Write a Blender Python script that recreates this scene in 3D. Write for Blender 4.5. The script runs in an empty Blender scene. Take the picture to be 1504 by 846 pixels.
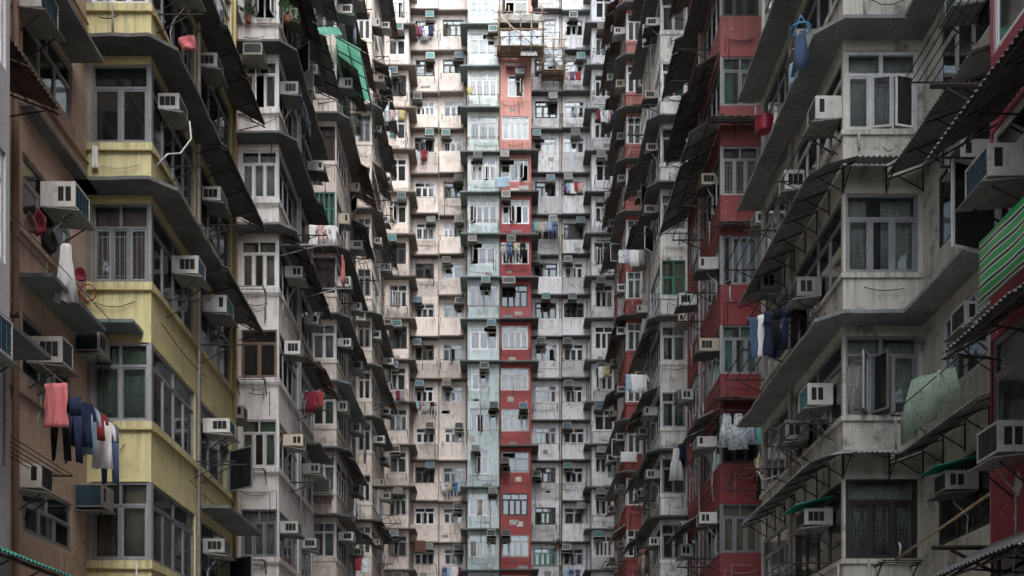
import bpy, math, random
from mathutils import Vector, Matrix
R = math.radians
rnd = random.Random(7)
SC = bpy.context.scene
COL = SC.collection

# ------------------------------------------------------------------ camera
cam_d = bpy.data.cameras.new('camera')
cam_d.sensor_width = 36.0
cam_d.lens = 36.0 * 1500 / 1504
cam_d.shift_x = 12 / 1504
cam_d.shift_y = 672 / 1504
cam_d.clip_start = 0.1
cam_d.clip_end = 6000
cam = bpy.data.objects.new('camera', cam_d)
cam.location = (0, 0, 0)
cam.rotation_euler = (R(90), 0, 0)
COL.objects.link(cam)
SC.camera = cam
# ------------------------------------------------------------------ sky, sun, exposure
SUN_EL, SUN_AZ = 55.0, 155.0          # azimuth: where the sun stands, clockwise from +Y
w = bpy.data.worlds.new('World'); SC.world = w; w.use_nodes = True
nt = w.node_tree
bg = nt.nodes['Background']
sky = nt.nodes.new('ShaderNodeTexSky'); sky.sky_type = 'NISHITA'
sky.sun_disc = False
sky.sun_elevation = R(SUN_EL); sky.sun_rotation = R(SUN_AZ)
sky.air_density = 1.0; sky.dust_density = 1.5; sky.ozone_density = 1.0
hs = nt.nodes.new('ShaderNodeHueSaturation'); hs.inputs['Saturation'].default_value = 0.35   # overcast
nt.links.new(sky.outputs[0], hs.inputs['Color'])
nt.links.new(hs.outputs[0], bg.inputs[0]); bg.inputs[1].default_value = 0.15
sun_d = bpy.data.lights.new('sun', 'SUN'); sun_d.energy = 0.66; sun_d.angle = R(60); sun_d.color = (1.0, 0.955, 0.90)
sun = bpy.data.objects.new('sun', sun_d); COL.objects.link(sun)
sd = Vector((math.sin(R(SUN_AZ)) * math.cos(R(SUN_EL)), math.cos(R(SUN_AZ)) * math.cos(R(SUN_EL)), math.sin(R(SUN_EL))))
sun.rotation_euler = sd.to_track_quat('Z', 'Y').to_euler()
sun.location = (0, -30, 90)
SC.view_settings.view_transform = 'Standard'
SC.view_settings.look = 'None'
SC.view_settings.gamma = 1.0
SC.view_settings.exposure = 2.52
SC.cycles.max_bounces = 6
SC.cycles.diffuse_bounces = 5
SC.cycles.glossy_bounces = 3
SC.cycles.transmission_bounces = 4
SC.cycles.transparent_max_bounces = 8
SC.cycles.use_denoising = True

# ------------------------------------------------------------------ materials
MATS = {}
class NT:
    def __init__(s, name):
        s.m = bpy.data.materials.new(name); s.m.use_nodes = True
        s.t = s.m.node_tree; s.n = s.t.nodes; s.b = s.n['Principled BSDF']; s.out = s.n['Material Output']
    def node(s, kind, **kw):
        q = s.n.new(kind)
        for k, v in kw.items():
            if k in q.inputs: q.inputs[k].default_value = v
            else: setattr(q, k, v)
        return q
    def link(s, a, b): s.t.links.new(a, b)
    def pos(s, scale=(1, 1, 1)):
        g = s.node('ShaderNodeNewGeometry'); m = s.node('ShaderNodeMapping'); m.inputs['Scale'].default_value = scale
        s.link(g.outputs['Position'], m.inputs['Vector']); return m.outputs[0]
    def obj(s, scale=(1, 1, 1)):
        g = s.node('ShaderNodeTexCoord'); m = s.node('ShaderNodeMapping'); m.inputs['Scale'].default_value = scale
        s.link(g.outputs['Object'], m.inputs['Vector']); return m.outputs[0]
    def noise(s, vec, scale, detail=4, rough=0.6):
        q = s.node('ShaderNodeTexNoise'); q.inputs['Scale'].default_value = scale; q.inputs['Detail'].default_value = detail
        q.inputs['Roughness'].default_value = rough
        s.link(vec, q.inputs['Vector']); return q.outputs['Fac']
    def ramp(s, fac, stops):
        q = s.node('ShaderNodeValToRGB'); e = q.color_ramp.elements
        while len(e) < len(stops): e.new(0.5)
        for el, (p, c) in zip(e, stops):
            el.position = p; el.color = (c, c, c, 1) if isinstance(c, (int, float)) else (*c, 1)
        s.link(fac, q.inputs[0]); return q.outputs[0]
    def mix(s, fac, a, b, mode='MIX'):
        q = s.node('ShaderNodeMix'); q.data_type = 'RGBA'; q.blend_type = mode
        for v, i in ((fac, 0), (a, 6), (b, 7)):
            if isinstance(v, (int, float)): q.inputs[i].default_value = v
            elif isinstance(v, tuple): q.inputs[i].default_value = (*v, 1)
            else: s.link(v, q.inputs[i])
        return q.outputs[2]
    def bump(s, h, strength=0.3, dist=0.02):
        q = s.node('ShaderNodeBump'); q.inputs['Strength'].default_value = strength; q.inputs['Distance'].default_value = dist
        s.link(h, q.inputs['Height']); s.link(q.outputs[0], s.b.inputs['Normal'])

def wall_mat(name, col, dirt=0.5, fade=None, patch=0.25, rough=0.85, dcol=(0.085, 0.08, 0.07), streak=1.0, sill=None):
    """painted render: blotchy paint, rain streaks, dark mould, small chips down to grey plaster"""
    q = NT(name); P = q.pos()
    big = q.noise(P, 0.55, 5, 0.65)
    c = q.mix(q.ramp(big, [(0.3, 0.0), (0.72, 1.0)]), col, tuple(min(0.85, x * 0.8 + 0.03) for x in col))
    if fade:
        fcol, z0, z1 = fade                       # an older, bleached coat of paint on the upper storeys
        g = q.node('ShaderNodeNewGeometry'); sx = q.node('ShaderNodeSeparateXYZ'); q.link(g.outputs['Position'], sx.inputs[0])
        mr = q.node('ShaderNodeMapRange'); mr.inputs[1].default_value = z0; mr.inputs[2].default_value = z1
        ad = q.node('ShaderNodeMath', operation='MULTIPLY_ADD'); q.link(big, ad.inputs[0]); ad.inputs[1].default_value = 3.0
        q.link(sx.outputs[2], ad.inputs[2]); q.link(ad.outputs[0], mr.inputs[0])
        c = q.mix(mr.outputs[0], c, fcol)
    st = q.noise(q.pos((2.6, 2.6, 0.16)), 2.0, 5, 0.7)
    st2 = q.noise(P, 0.8, 3, 0.6)
    mm = q.node('ShaderNodeMath', operation='MULTIPLY'); q.link(q.ramp(st, [(0.47, 0.0), (0.80, 0.85)]), mm.inputs[0])
    q.link(q.ramp(st2, [(0.35, 0.15), (0.65, 1.0)]), mm.inputs[1])
    m2 = q.node('ShaderNodeMath', operation='MULTIPLY'); q.link(mm.outputs[0], m2.inputs[0]); m2.inputs[1].default_value = min(1.0, dirt * 1.5 * streak)
    c = q.mix(m2.outputs[0], c, tuple(0.35 * x + 0.65 * d for x, d in zip(col, dcol)))
    mo = q.noise(P, 1.9, 7, 0.72)
    m3 = q.node('ShaderNodeMath', operation='MULTIPLY'); q.link(q.ramp(mo, [(0.52, 0.0), (0.70, 1.0)]), m3.inputs[0]); m3.inputs[1].default_value = dirt
    c = q.mix(m3.outputs[0], c, dcol)
    if sill is not None:                              # rain marks that run down from every sill
        g2 = q.node('ShaderNodeNewGeometry'); s2 = q.node('ShaderNodeSeparateXYZ'); q.link(g2.outputs['Position'], s2.inputs[0])
        ma = q.node('ShaderNodeMath', operation='SUBTRACT'); q.link(s2.outputs[2], ma.inputs[0]); ma.inputs[1].default_value = sill - 28.2
        md = q.node('ShaderNodeMath', operation='DIVIDE'); q.link(ma.outputs[0], md.inputs[0]); md.inputs[1].default_value = 2.82
        fr = q.node('ShaderNodeMath', operation='FRACT'); q.link(md.outputs[0], fr.inputs[0])
        dr = q.noise(q.pos((5.5, 5.5, 0.35)), 1.6, 4, 0.7)
        mq = q.node('ShaderNodeMath', operation='MULTIPLY'); q.link(q.ramp(fr.outputs[0], [(0.55, 0.0), (0.97, 1.0), (1.0, 1.0)]), mq.inputs[0]); q.link(q.ramp(dr, [(0.46, 0.0), (0.68, 0.9)]), mq.inputs[1])
        c = q.mix(mq.outputs[0], c, tuple(0.3 * x + 0.7 * d for x, d in zip(col, dcol)))
    ch = q.noise(P, 5.5, 4, 0.6)
    c = q.mix(q.ramp(ch, [(0.70 - 0.06 * patch, 0.0), (0.73 - 0.06 * patch, min(1, patch * 2))]), c, (0.42, 0.41, 0.39))
    fine = q.noise(P, 28, 3, 0.7)
    c = q.mix(0.35, c, q.ramp(fine, [(0.25, 0.35), (0.75, 0.75)]), 'SOFT_LIGHT')
    q.link(c, q.b.inputs['Base Color']); q.b.inputs['Roughness'].default_value = rough
    q.b.inputs['Specular IOR Level'].default_value = 0.3
    q.bump(q.noise(P, 9, 6, 0.7), 0.35, 0.02)
    MATS[name] = q.m; return q.m

def plain_mat(name, col, rough=0.6, metal=0.0, var=0.25, scale=6.0, spec=0.4, dirt=None, bump=0.15):
    q = NT(name); P = q.pos()
    n = q.noise(P, scale, 5, 0.65)
    c = q.mix(q.ramp(n, [(0.3, 0.0), (0.7, 1.0)]), tuple(x * (1 - var) for x in col), tuple(min(0.9, x * (1 + var * 0.6)) for x in col))
    if dirt:
        d = q.noise(q.pos((3, 3, 1.2)), 3.1, 6, 0.75)
        c = q.mix(q.ramp(d, [(0.48, 0.0), (0.72, dirt[0])]), c, dirt[1])
    oi = q.node('ShaderNodeObjectInfo'); hv = q.node('ShaderNodeHueSaturation')          # every copy has aged differently
    mr = q.node('ShaderNodeMapRange'); mr.inputs[3].default_value = 0.58; mr.inputs[4].default_value = 1.2
    q.link(oi.outputs['Random'], mr.inputs[0]); q.link(mr.outputs[0], hv.inputs['Value']); q.link(c, hv.inputs['Color']); c = hv.outputs[0]
    q.link(c, q.b.inputs['Base Color']); q.b.inputs['Roughness'].default_value = rough
    q.b.inputs['Metallic'].default_value = metal; q.b.inputs['Specular IOR Level'].default_value = spec
    if bump: q.bump(q.noise(P, scale * 4, 4, 0.6), bump, 0.01)
    MATS[name] = q.m; return q.m

def glass_mat(name, tint, refl=1.0, haze=0.08, rough=0.04):
    q = NT(name); P = q.pos()
    tr = q.node('ShaderNodeBsdfTransparent'); tr.inputs[0].default_value = (*tint, 1)
    gl = q.node('ShaderNodeBsdfGlossy'); gl.inputs['Roughness'].default_value = rough
    gl.inputs[0].default_value = (0.9, 0.95, 0.97, 1)
    bp = q.node('ShaderNodeBump'); bp.inputs['Strength'].default_value = 0.06; bp.inputs['Distance'].default_value = 0.01
    q.link(q.noise(P, 1.6, 2, 0.5), bp.inputs['Height']); q.link(bp.outputs[0], gl.inputs['Normal'])
    fr = q.node('ShaderNodeFresnel'); fr.inputs[0].default_value = 1.55
    mu = q.node('ShaderNodeMath', operation='MULTIPLY', use_clamp=True); q.link(fr.outputs[0], mu.inputs[0]); mu.inputs[1].default_value = refl * 1.1
    mx = q.node('ShaderNodeMixShader'); q.link(mu.outputs[0], mx.inputs[0]); q.link(tr.outputs[0], mx.inputs[1]); q.link(gl.outputs[0], mx.inputs[2])
    df = q.node('ShaderNodeBsdfDiffuse'); df.inputs[0].default_value = (0.4, 0.42, 0.42, 1)
    du = q.noise(q.pos((4, 4, 1.0)), 2.0, 5, 0.7)
    mh = q.node('ShaderNodeMath', operation='MULTIPLY'); q.link(q.ramp(du, [(0.35, 0.2), (0.75, 1.0)]), mh.inputs[0]); mh.inputs[1].default_value = haze * 2
    m2 = q.node('ShaderNodeMixShader'); q.link(mh.outputs[0], m2.inputs[0]); q.link(mx.outputs[0], m2.inputs[1]); q.link(df.outputs[0], m2.inputs[2])
    q.link(m2.outputs[0], q.out.inputs[0]); MATS[name] = q.m; return q.m

def cloth_mat(name, col, pattern=None, col2=(0.7, 0.7, 0.7)):
    q = NT(name); P = q.obj()
    c = col
    n = q.noise(P, 3.0, 3, 0.6)
    c = q.mix(q.ramp(n, [(0.3, 0.0), (0.7, 1.0)]), tuple(x * 0.82 for x in col), col)
    if pattern == 'floral':
        v = q.node('ShaderNodeTexVoronoi'); v.inputs['Scale'].default_value = 14; q.link(P, v.inputs['Vector'])
        c = q.mix(q.ramp(v.outputs['Distance'], [(0.28, 1.0), (0.42, 0.0)]), c, col2)
    elif pattern == 'speckle':
        v = q.noise(P, 22, 3, 0.8)
        c = q.mix(q.ramp(v, [(0.5, 0.0), (0.6, 0.85)]), c, col2)
    elif pattern == 'stripe':
        wv = q.node('ShaderNodeTexWave', wave_type='BANDS', bands_direction='X'); wv.inputs['Scale'].default_value = 9
        q.link(P, wv.inputs['Vector']); c = q.mix(q.ramp(wv.outputs['Fac'], [(0.45, 0.0), (0.55, 1.0)]), c, col2)
    q.link(c, q.b.inputs['Base Color']) if not isinstance(c, tuple) else None
    q.b.inputs['Roughness'].default_value = 0.95; q.b.inputs['Specular IOR Level'].default_value = 0.1
    q.b.inputs['Sheen Weight'].default_value = 0.1
    q.bump(q.noise(q.obj((14, 14, 5)), 1.0, 4, 0.65), 0.6, 0.03)
    MATS[name] = q.m; return q.m

M = MATS
wall_mat('yellow_wall', (0.62, 0.565, 0.29), 0.32, patch=0.15, sill=3.8)
wall_mat('brown_wall', (0.50, 0.37, 0.285), 0.45, patch=0.08, sill=3.7)
wall_mat('nearleft_wall', (0.42, 0.43, 0.44), 0.4)
wall_mat('white_left_wall', (0.70, 0.69, 0.68), 0.45, patch=0.12, sill=5.93)
wall_mat('pinkgrey_wall', (0.71, 0.64, 0.59), 0.6, sill=8.03)
wall_mat('farleft_wall', (0.71, 0.64, 0.575), 0.5)
wall_mat('cream_wall', (0.67, 0.595, 0.54), 0.6, patch=0.2, sill=12.52)
wall_mat('pale_blue_wall', (0.49, 0.60, 0.62), 0.6, sill=12.74, fade=((0.56, 0.62, 0.60), 36, 46))
wall_mat('red_back_wall', (0.33, 0.055, 0.058), 0.55, sill=12.74, fade=((0.52, 0.26, 0.22), 37, 43), patch=0.35)
wall_mat('white_back_wall', (0.68, 0.69, 0.70), 0.75, patch=0.15, sill=12.52)
wall_mat('offwhite_wall', (0.55, 0.54, 0.48), 1.0, patch=0.35, streak=1.3, sill=3.72, dcol=(0.09, 0.088, 0.075))
wall_mat('red_wall', (0.22, 0.025, 0.033), 0.6, patch=0.6, fade=((0.34, 0.13, 0.13), 16, 30), sill=6.07)
wall_mat('red_far_wall', (0.30, 0.06, 0.062), 0.6, patch=0.6, fade=((0.42, 0.18, 0.16), 26, 40), sill=10.3)
wall_mat('grey_right_wall', (0.68, 0.68, 0.655), 0.9, sill=7.95)
wall_mat('darkred_near_wall', (0.22, 0.03, 0.045), 0.3, patch=0.5)
for nm, c_, sl in (('cream_wall', (0.67, 0.595, 0.54), 12.52), ('white_back_wall', (0.64, 0.65, 0.66), 12.52), ('pale_blue_wall', (0.49, 0.60, 0.62), 12.74), ('red_back_wall', (0.33, 0.055, 0.058), 12.74)):
    wall_mat(nm + '_old', tuple(x * 0.74 + 0.02 for x in c_), 0.85, patch=.35, sill=sl)
    wall_mat(nm + '_new', tuple(min(.78, x * 1.12 + .015) for x in c_), 0.25, patch=.05, sill=sl)
plain_mat('patch_grey', (0.34, 0.34, 0.33), 0.9, var=.3, dirt=(.6, (.14, .135, .125)))
plain_mat('patch_pale', (0.55, 0.54, 0.51), 0.9, var=.2, dirt=(.6, (.25, .24, .22)))
wall_mat('beam_yellow', (0.42, 0.37, 0.16), 0.5)
plain_mat('slab', (0.145, 0.15, 0.147), 0.9, var=0.4, scale=1.5, dirt=(0.75, (0.06, 0.06, 0.055)))
plain_mat('slab_light', (0.23, 0.24, 0.24), 0.9, var=0.35, scale=1.5, dirt=(0.7, (0.06, 0.06, 0.055)))
plain_mat('slab_brown', (0.20, 0.17, 0.145), 0.9, var=0.35, scale=1.5, dirt=(0.8, (0.05, 0.045, 0.04)))
plain_mat('slab_green', (0.17, 0.22, 0.215), 0.85, var=0.3, scale=1.2, dirt=(0.5, (0.05, 0.06, 0.055)))
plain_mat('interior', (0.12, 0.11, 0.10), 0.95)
plain_mat('white_frame', (0.66, 0.67, 0.67), 0.45, var=0.1, dirt=(0.5, (0.3, 0.29, 0.27)))
plain_mat('grey_frame', (0.30, 0.31, 0.32), 0.4, metal=0.3, var=0.15, dirt=(0.5, (0.13, 0.13, 0.12)))
plain_mat('dark_frame', (0.035, 0.033, 0.03), 0.5, var=0.3)
plain_mat('brown_frame', (0.16, 0.11, 0.08), 0.5, var=0.2)
plain_mat('green_frame', (0.05, 0.22, 0.15), 0.5, var=0.2)
plain_mat('ac_white', (0.54, 0.54, 0.51), 0.5, var=0.15, scale=3, dirt=(0.8, (0.26, 0.25, 0.22)))
plain_mat('ac_grey', (0.30, 0.30, 0.28), 0.55, var=0.15, dirt=(0.7, (0.16, 0.15, 0.13)))
plain_mat('ac_cream', (0.44, 0.39, 0.30), 0.55, var=0.12, dirt=(0.6, (0.22, 0.18, 0.13)))
plain_mat('fin_blue', (0.055, 0.12, 0.17), 0.45, var=0.35, scale=20)
plain_mat('fin_dark', (0.05, 0.055, 0.06), 0.5, var=0.35, scale=20)
plain_mat('fin_grey', (0.16, 0.17, 0.17), 0.5, var=0.35, scale=20)
plain_mat('fin_teal', (0.06, 0.20, 0.20), 0.45, var=0.35, scale=20)
plain_mat('vent_dark', (0.012, 0.012, 0.012), 0.8, var=0.2)
plain_mat('tray', (0.25, 0.26, 0.24), 0.7, var=0.3, dirt=(0.8, (0.10, 0.09, 0.075)))
plain_mat('tray_dark', (0.09, 0.09, 0.08), 0.7, var=0.3, dirt=(0.6, (0.05, 0.04, 0.03)))
plain_mat('iron', (0.030, 0.025, 0.022), 0.7, var=0.4, dirt=(0.5, (0.07, 0.035, 0.02)))
plain_mat('steel', (0.32, 0.32, 0.31), 0.45, metal=0.5, var=0.2)
plain_mat('pipe_brown', (0.26, 0.18, 0.13), 0.6, var=0.2)
plain_mat('pipe_yellow', (0.34, 0.27, 0.11), 0.6, var=0.2)
plain_mat('pipe_grey', (0.40, 0.39, 0.37), 0.6, var=0.25, dirt=(0.6, (0.15, 0.12, 0.09)))
plain_mat('hose_white', (0.6, 0.6, 0.58), 0.5, var=0.1)
plain_mat('tin_dark', (0.13, 0.13, 0.13), 0.6, metal=0.0, var=0.45, scale=2.5, dirt=(0.7, (0.09, 0.055, 0.035)))
plain_mat('tin_grey', (0.25, 0.265, 0.26), 0.6, metal=0.0, var=0.4, scale=2.5, dirt=(0.75, (0.10, 0.075, 0.055)))
plain_mat('tin_rust', (0.16, 0.10, 0.07), 0.75, var=0.5, dirt=(0.7, (0.05, 0.035, 0.025)))
plain_mat('tin_silver', (0.45, 0.46, 0.48), 0.4, metal=0.5, var=0.3)
plain_mat('tin_green', (0.02, 0.20, 0.15), 0.5, var=0.3)
plain_mat('bamboo', (0.34, 0.265, 0.17), 0.7, var=0.4, scale=3)
plain_mat('plank', (0.22, 0.16, 0.11), 0.8, var=0.4, scale=3)
plain_mat('concrete_paving', (0.27, 0.265, 0.255), 0.9, var=0.3)
plain_mat('leaf', (0.06, 0.11, 0.035), 0.6, var=0.5, scale=8)
plain_mat('terracotta', (0.28, 0.11, 0.06), 0.8)
plain_mat('red_plastic', (0.30, 0.015, 0.035), 0.4, var=0.1)
plain_mat('blue_plastic', (0.06, 0.30, 0.55), 0.4, var=0.1)
plain_mat('box_brown', (0.26, 0.10, 0.06), 0.9)
glass_mat('glass', (0.60, 0.64, 0.64), 1.0, 0.03)
glass_mat('glass_clear', (0.86, 0.89, 0.89), 0.9, 0.03)
glass_mat('glass_dark', (0.30, 0.34, 0.34), 1.1, 0.03)
glass_mat('glass_frost', (0.62, 0.72, 0.70), 0.9, 0.28, 0.15)
cloth_mat('curtain_white', (0.52, 0.52, 0.50))
cloth_mat('curtain_lace', (0.36, 0.37, 0.34), 'speckle', (0.58, 0.58, 0.55))
cloth_mat('curtain_green', (0.20, 0.32, 0.20))
cloth_mat('curtain_jade', (0.06, 0.26, 0.17))
cloth_mat('curtain_teal', (0.22, 0.40, 0.40))
cloth_mat('curtain_purple', (0.13, 0.05, 0.075), 'stripe', (0.30, 0.16, 0.18))
cloth_mat('curtain_beige', (0.40, 0.33, 0.22))
cloth_mat('curtain_blue', (0.35, 0.42, 0.50))
cloth_mat('curtain_brown', (0.14, 0.10, 0.075))
cloth_mat('curtain_maroon', (0.17, 0.025, 0.04))
CLOTH = {'pink': (0.62, 0.19, 0.20), 'black': (0.012, 0.012, 0.014), 'navy': (0.02, 0.03, 0.07), 'light blue': (0.30, 0.42, 0.52),
         'red': (0.26, 0.04, 0.045), 'white': (0.70, 0.70, 0.70), 'denim blue': (0.07, 0.11, 0.19), 'grey': (0.28, 0.28, 0.29),
         'turquoise': (0.20, 0.50, 0.52), 'yellow': (0.42, 0.36, 0.17), 'green': (0.07, 0.16, 0.09), 'orange': (0.48, 0.19, 0.07),
         'purple': (0.11, 0.075, 0.15), 'brown': (0.13, 0.07, 0.05), 'beige': (0.45, 0.38, 0.28), 'maroon': (0.16, 0.02, 0.035)}
for k, v in CLOTH.items(): cloth_mat('cloth_' + k, v)
cloth_mat('cloth_blue striped', (0.25, 0.33, 0.48), 'stripe', (0.66, 0.66, 0.66))
cloth_mat('cloth_red striped', (0.36, 0.07, 0.08), 'stripe', (0.60, 0.58, 0.55))
cloth_mat('cloth_dotted grey', (0.40, 0.40, 0.42), 'floral', (0.10, 0.10, 0.12))
cloth_mat('cloth_white floral', (0.62, 0.66, 0.68), 'floral', (0.12, 0.16, 0.22))
cloth_mat('cloth_blue floral', (0.35, 0.45, 0.60), 'floral', (0.75, 0.78, 0.80))
cloth_mat('cloth_pale green', (0.34, 0.44, 0.36), 'speckle', (0.12, 0.22, 0.15))
cloth_mat('tarp_blue', (0.50, 0.60, 0.68), 'speckle', (0.66, 0.70, 0.74))
cloth_mat('tarp_grey', (0.34, 0.34, 0.33))
def green_sheet():
    q = NT('green_plastic'); P = q.pos()
    n = q.noise(P, 2.0, 4, 0.6)
    c = q.mix(q.ramp(n, [(0.3, 0), (0.7, 1)]), (0.26, 0.55, 0.45), (0.50, 0.76, 0.66))
    d = q.node('ShaderNodeBsdfDiffuse'); t = q.node('ShaderNodeBsdfTranslucent'); mx = q.node('ShaderNodeMixShader'); mx.inputs[0].default_value = 0.6
    q.link(c, d.inputs[0]); q.link(c, t.inputs[0]); q.link(d.outputs[0], mx.inputs[1]); q.link(t.outputs[0], mx.inputs[2])
    tp = q.node('ShaderNodeBsdfTransparent'); tp.inputs[0].default_value = (0.55, 0.85, 0.75, 1); m3 = q.node('ShaderNodeMixShader'); m3.inputs[0].default_value = 0.22
    q.link(mx.outputs[0], m3.inputs[1]); q.link(tp.outputs[0], m3.inputs[2]); q.link(m3.outputs[0], q.out.inputs[0]); MATS['green_plastic'] = q.m
green_sheet()
def striped_tarp():
    q = NT('striped_tarp'); P = q.obj((1, 1, 1))
    sx = q.node('ShaderNodeSeparateXYZ'); q.link(P, sx.inputs[0])
    a = q.node('ShaderNodeMath', operation='MULTIPLY'); q.link(sx.outputs[2], a.inputs[0]); a.inputs[1].default_value = 1 / 0.17
    f = q.node('ShaderNodeMath', operation='FRACT'); q.link(a.outputs[0], f.inputs[0])
    q1 = q.ramp(f.outputs[0], [(0.0, 0.0), (0.50, 0.0), (0.51, 1.0), (0.62, 1.0), (0.78, 1.0), (1.0, 1.0)])
    q2 = q.ramp(f.outputs[0], [(0.0, 0.0), (0.63, 0.0), (0.64, 1.0), (0.86, 1.0), (0.87, 0.0), (1.0, 0.0)])
    c = q.mix(q1, (0.04, 0.42, 0.12), (0.60, 0.66, 0.60)); c = q.mix(q2, c, (0.02, 0.03, 0.025))
    q.link(c, q.b.inputs['Base Color']); q.b.inputs['Roughness'].default_value = 0.35
    MATS['striped_tarp'] = q.m
striped_tarp()

# ------------------------------------------------------------------ helpers
H = 2.82                                            # storey height
WORLD = {}                                          # Empty name -> world location
LABELS = {}
ORD = ['lowest', 'second', 'third', 'fourth', 'fifth', 'sixth', 'seventh', 'eighth', 'ninth', 'tenth', 'eleventh', 'twelfth', 'thirteenth', 'fourteenth', 'fifteenth', 'sixteenth']

class F:
    """a facade plane: origin, direction along it (t), outward normal (n), rotation of things that hang on it"""
    def __init__(s, o, t, n):
        s.o, s.t, s.n = o, t, n
        s.rz = math.atan2(n[1], n[0]) + math.pi / 2
        s.flip = (math.cos(s.rz) * t[0] + math.sin(s.rz) * t[1]) < 0
    def p(s, u, d, z):
        return Vector((s.o[0] + u * s.t[0] + d * s.n[0], s.o[1] + u * s.t[1] + d * s.n[1], z))

class MB:
    def __init__(s): s.v, s.f, s.mi, s.cur, s.smooth = [], [], [], 0, False
    def quad(s, pts):
        b = len(s.v); s.v += [tuple(p) for p in pts]; s.f.append(tuple(range(b, b + len(pts)))); s.mi.append(s.cur)
    def hexa(s, c):                                  # 8 corners: bottom 4 ccw, top 4 ccw
        b = len(s.v); s.v += [tuple(p) for p in c]
        for q in ((3, 2, 1, 0), (4, 5, 6, 7), (0, 1, 5, 4), (1, 2, 6, 5), (2, 3, 7, 6), (3, 0, 4, 7)):
            s.f.append(tuple(b + i for i in q)); s.mi.append(s.cur)
    def box(s, x0, x1, y0, y1, z0, z1):
        s.hexa([(x0, y0, z0), (x1, y0, z0), (x1, y1, z0), (x0, y1, z0), (x0, y0, z1), (x1, y0, z1), (x1, y1, z1), (x0, y1, z1)])
    def fbox(s, f, u0, u1, d0, d1, z0, z1):
        c = [f.p(u0, d1, z0), f.p(u1, d1, z0), f.p(u1, d0, z0), f.p(u0, d0, z0)]
        c += [Vector((p.x, p.y, z1)) for p in c]
        s.hexa(c)
    def prism(s, poly, z0, z1):
        n = len(poly); b = len(s.v)
        s.v += [(x, y, z0) for x, y in poly] + [(x, y, z1) for x, y in poly]
        s.f.append(tuple(b + i for i in reversed(range(n)))); s.mi.append(s.cur)
        s.f.append(tuple(b + n + i for i in range(n))); s.mi.append(s.cur)
        for i in range(n):
            j = (i + 1) % n; s.f.append((b + i, b + j, b + n + j, b + n + i)); s.mi.append(s.cur)
    def tube(s, p0, p1, r, n=6):
        p0, p1 = Vector(p0), Vector(p1); ax = (p1 - p0).normalized()
        a = ax.orthogonal().normalized(); c = ax.cross(a); b = len(s.v)
        for p in (p0, p1):
            for i in range(n):
                q = 2 * math.pi * i / n; s.v.append(tuple(p + a * (r * math.cos(q)) + c * (r * math.sin(q))))
        for i in range(n):
            j = (i + 1) % n; s.f.append((b + i, b + j, b + n + j, b + n + i)); s.mi.append(s.cur)
        s.f.append(tuple(b + i for i in reversed(range(n)))); s.mi.append(s.cur)
        s.f.append(tuple(b + n + i for i in range(n))); s.mi.append(s.cur)
    def path(s, pts, r, n=6):                        # one continuous bent tube
        pts = [Vector(p) for p in pts]; b = len(s.v); prev = None
        for i, p in enumerate(pts):
            t = (pts[min(i + 1, len(pts) - 1)] - pts[max(i - 1, 0)]).normalized()
            a = t.orthogonal().normalized() if prev is None else (prev - t * prev.dot(t)).normalized()
            prev = a; c = t.cross(a)
            for k in range(n):
                q = 2 * math.pi * k / n; s.v.append(tuple(p + a * (r * math.cos(q)) + c * (r * math.sin(q))))
        for i in range(len(pts) - 1):
            for k in range(n):
                j = (k + 1) % n; o = b + i * n
                s.f.append((o + k, o + j, o + n + j, o + n + k)); s.mi.append(s.cur)
        s.f.append(tuple(b + i for i in reversed(range(n)))); s.mi.append(s.cur)
        e = b + (len(pts) - 1) * n
        s.f.append(tuple(e + i for i in range(n))); s.mi.append(s.cur)
    def cone(s, r0, r1, h, n=20):                    # a pail: outer wall, rolled rim, bottom
        b = len(s.v); pr = [(r0, 0), (r0 * 1.02, .01), (r1, h * .9), (r1 * 1.07, h * .91), (r1 * 1.07, h), (r1 * .97, h), (r0 * .93, .03)]
        for r, z in pr:
            for i in range(n): a = 6.28319 * i / n; s.v.append((r * math.cos(a), r * math.sin(a), z))
        for q in range(len(pr) - 1):
            for i in range(n):
                j = (i + 1) % n; o = b + q * n; s.f.append((o + i, o + j, o + n + j, o + n + i)); s.mi.append(s.cur)
        s.f.append(tuple(b + i for i in reversed(range(n)))); s.mi.append(s.cur)
        s.f.append(tuple(b + (len(pr) - 1) * n + i for i in range(n))); s.mi.append(s.cur)
    def strip(s, L, Rr, nx, wave, th=0.007):         # cloth between two edge polylines, with thickness
        n = len(L); b = len(s.v)
        for side in (0, 1):
            for i in range(n):
                for k in range(nx + 1):
                    f = k / nx
                    x = L[i][0] * (1 - f) + Rr[i][0] * f; z = L[i][1] * (1 - f) + Rr[i][1] * f
                    y = wave(x, z) + (th if side else 0)
                    s.v.append((x, y, z))
        W = nx + 1; N = n * W
        def add(q): s.f.append(tuple(b + i for i in q)); s.mi.append(s.cur)
        for i in range(n - 1):
            for k in range(nx):
                a = i * W + k
                add((a, a + W, a + W + 1, a + 1)); add((N + a, N + a + 1, N + a + W + 1, N + a + W))
        for i in range(n - 1):
            a = i * W; add((a, N + a, N + a + W, a + W)); a += nx; add((a, a + W, N + a + W, N + a))
        for k in range(nx):
            a = k; add((a, a + 1, N + a + 1, N + a)); a = (n - 1) * W + k; add((a, N + a, N + a + 1, a + 1))
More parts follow.
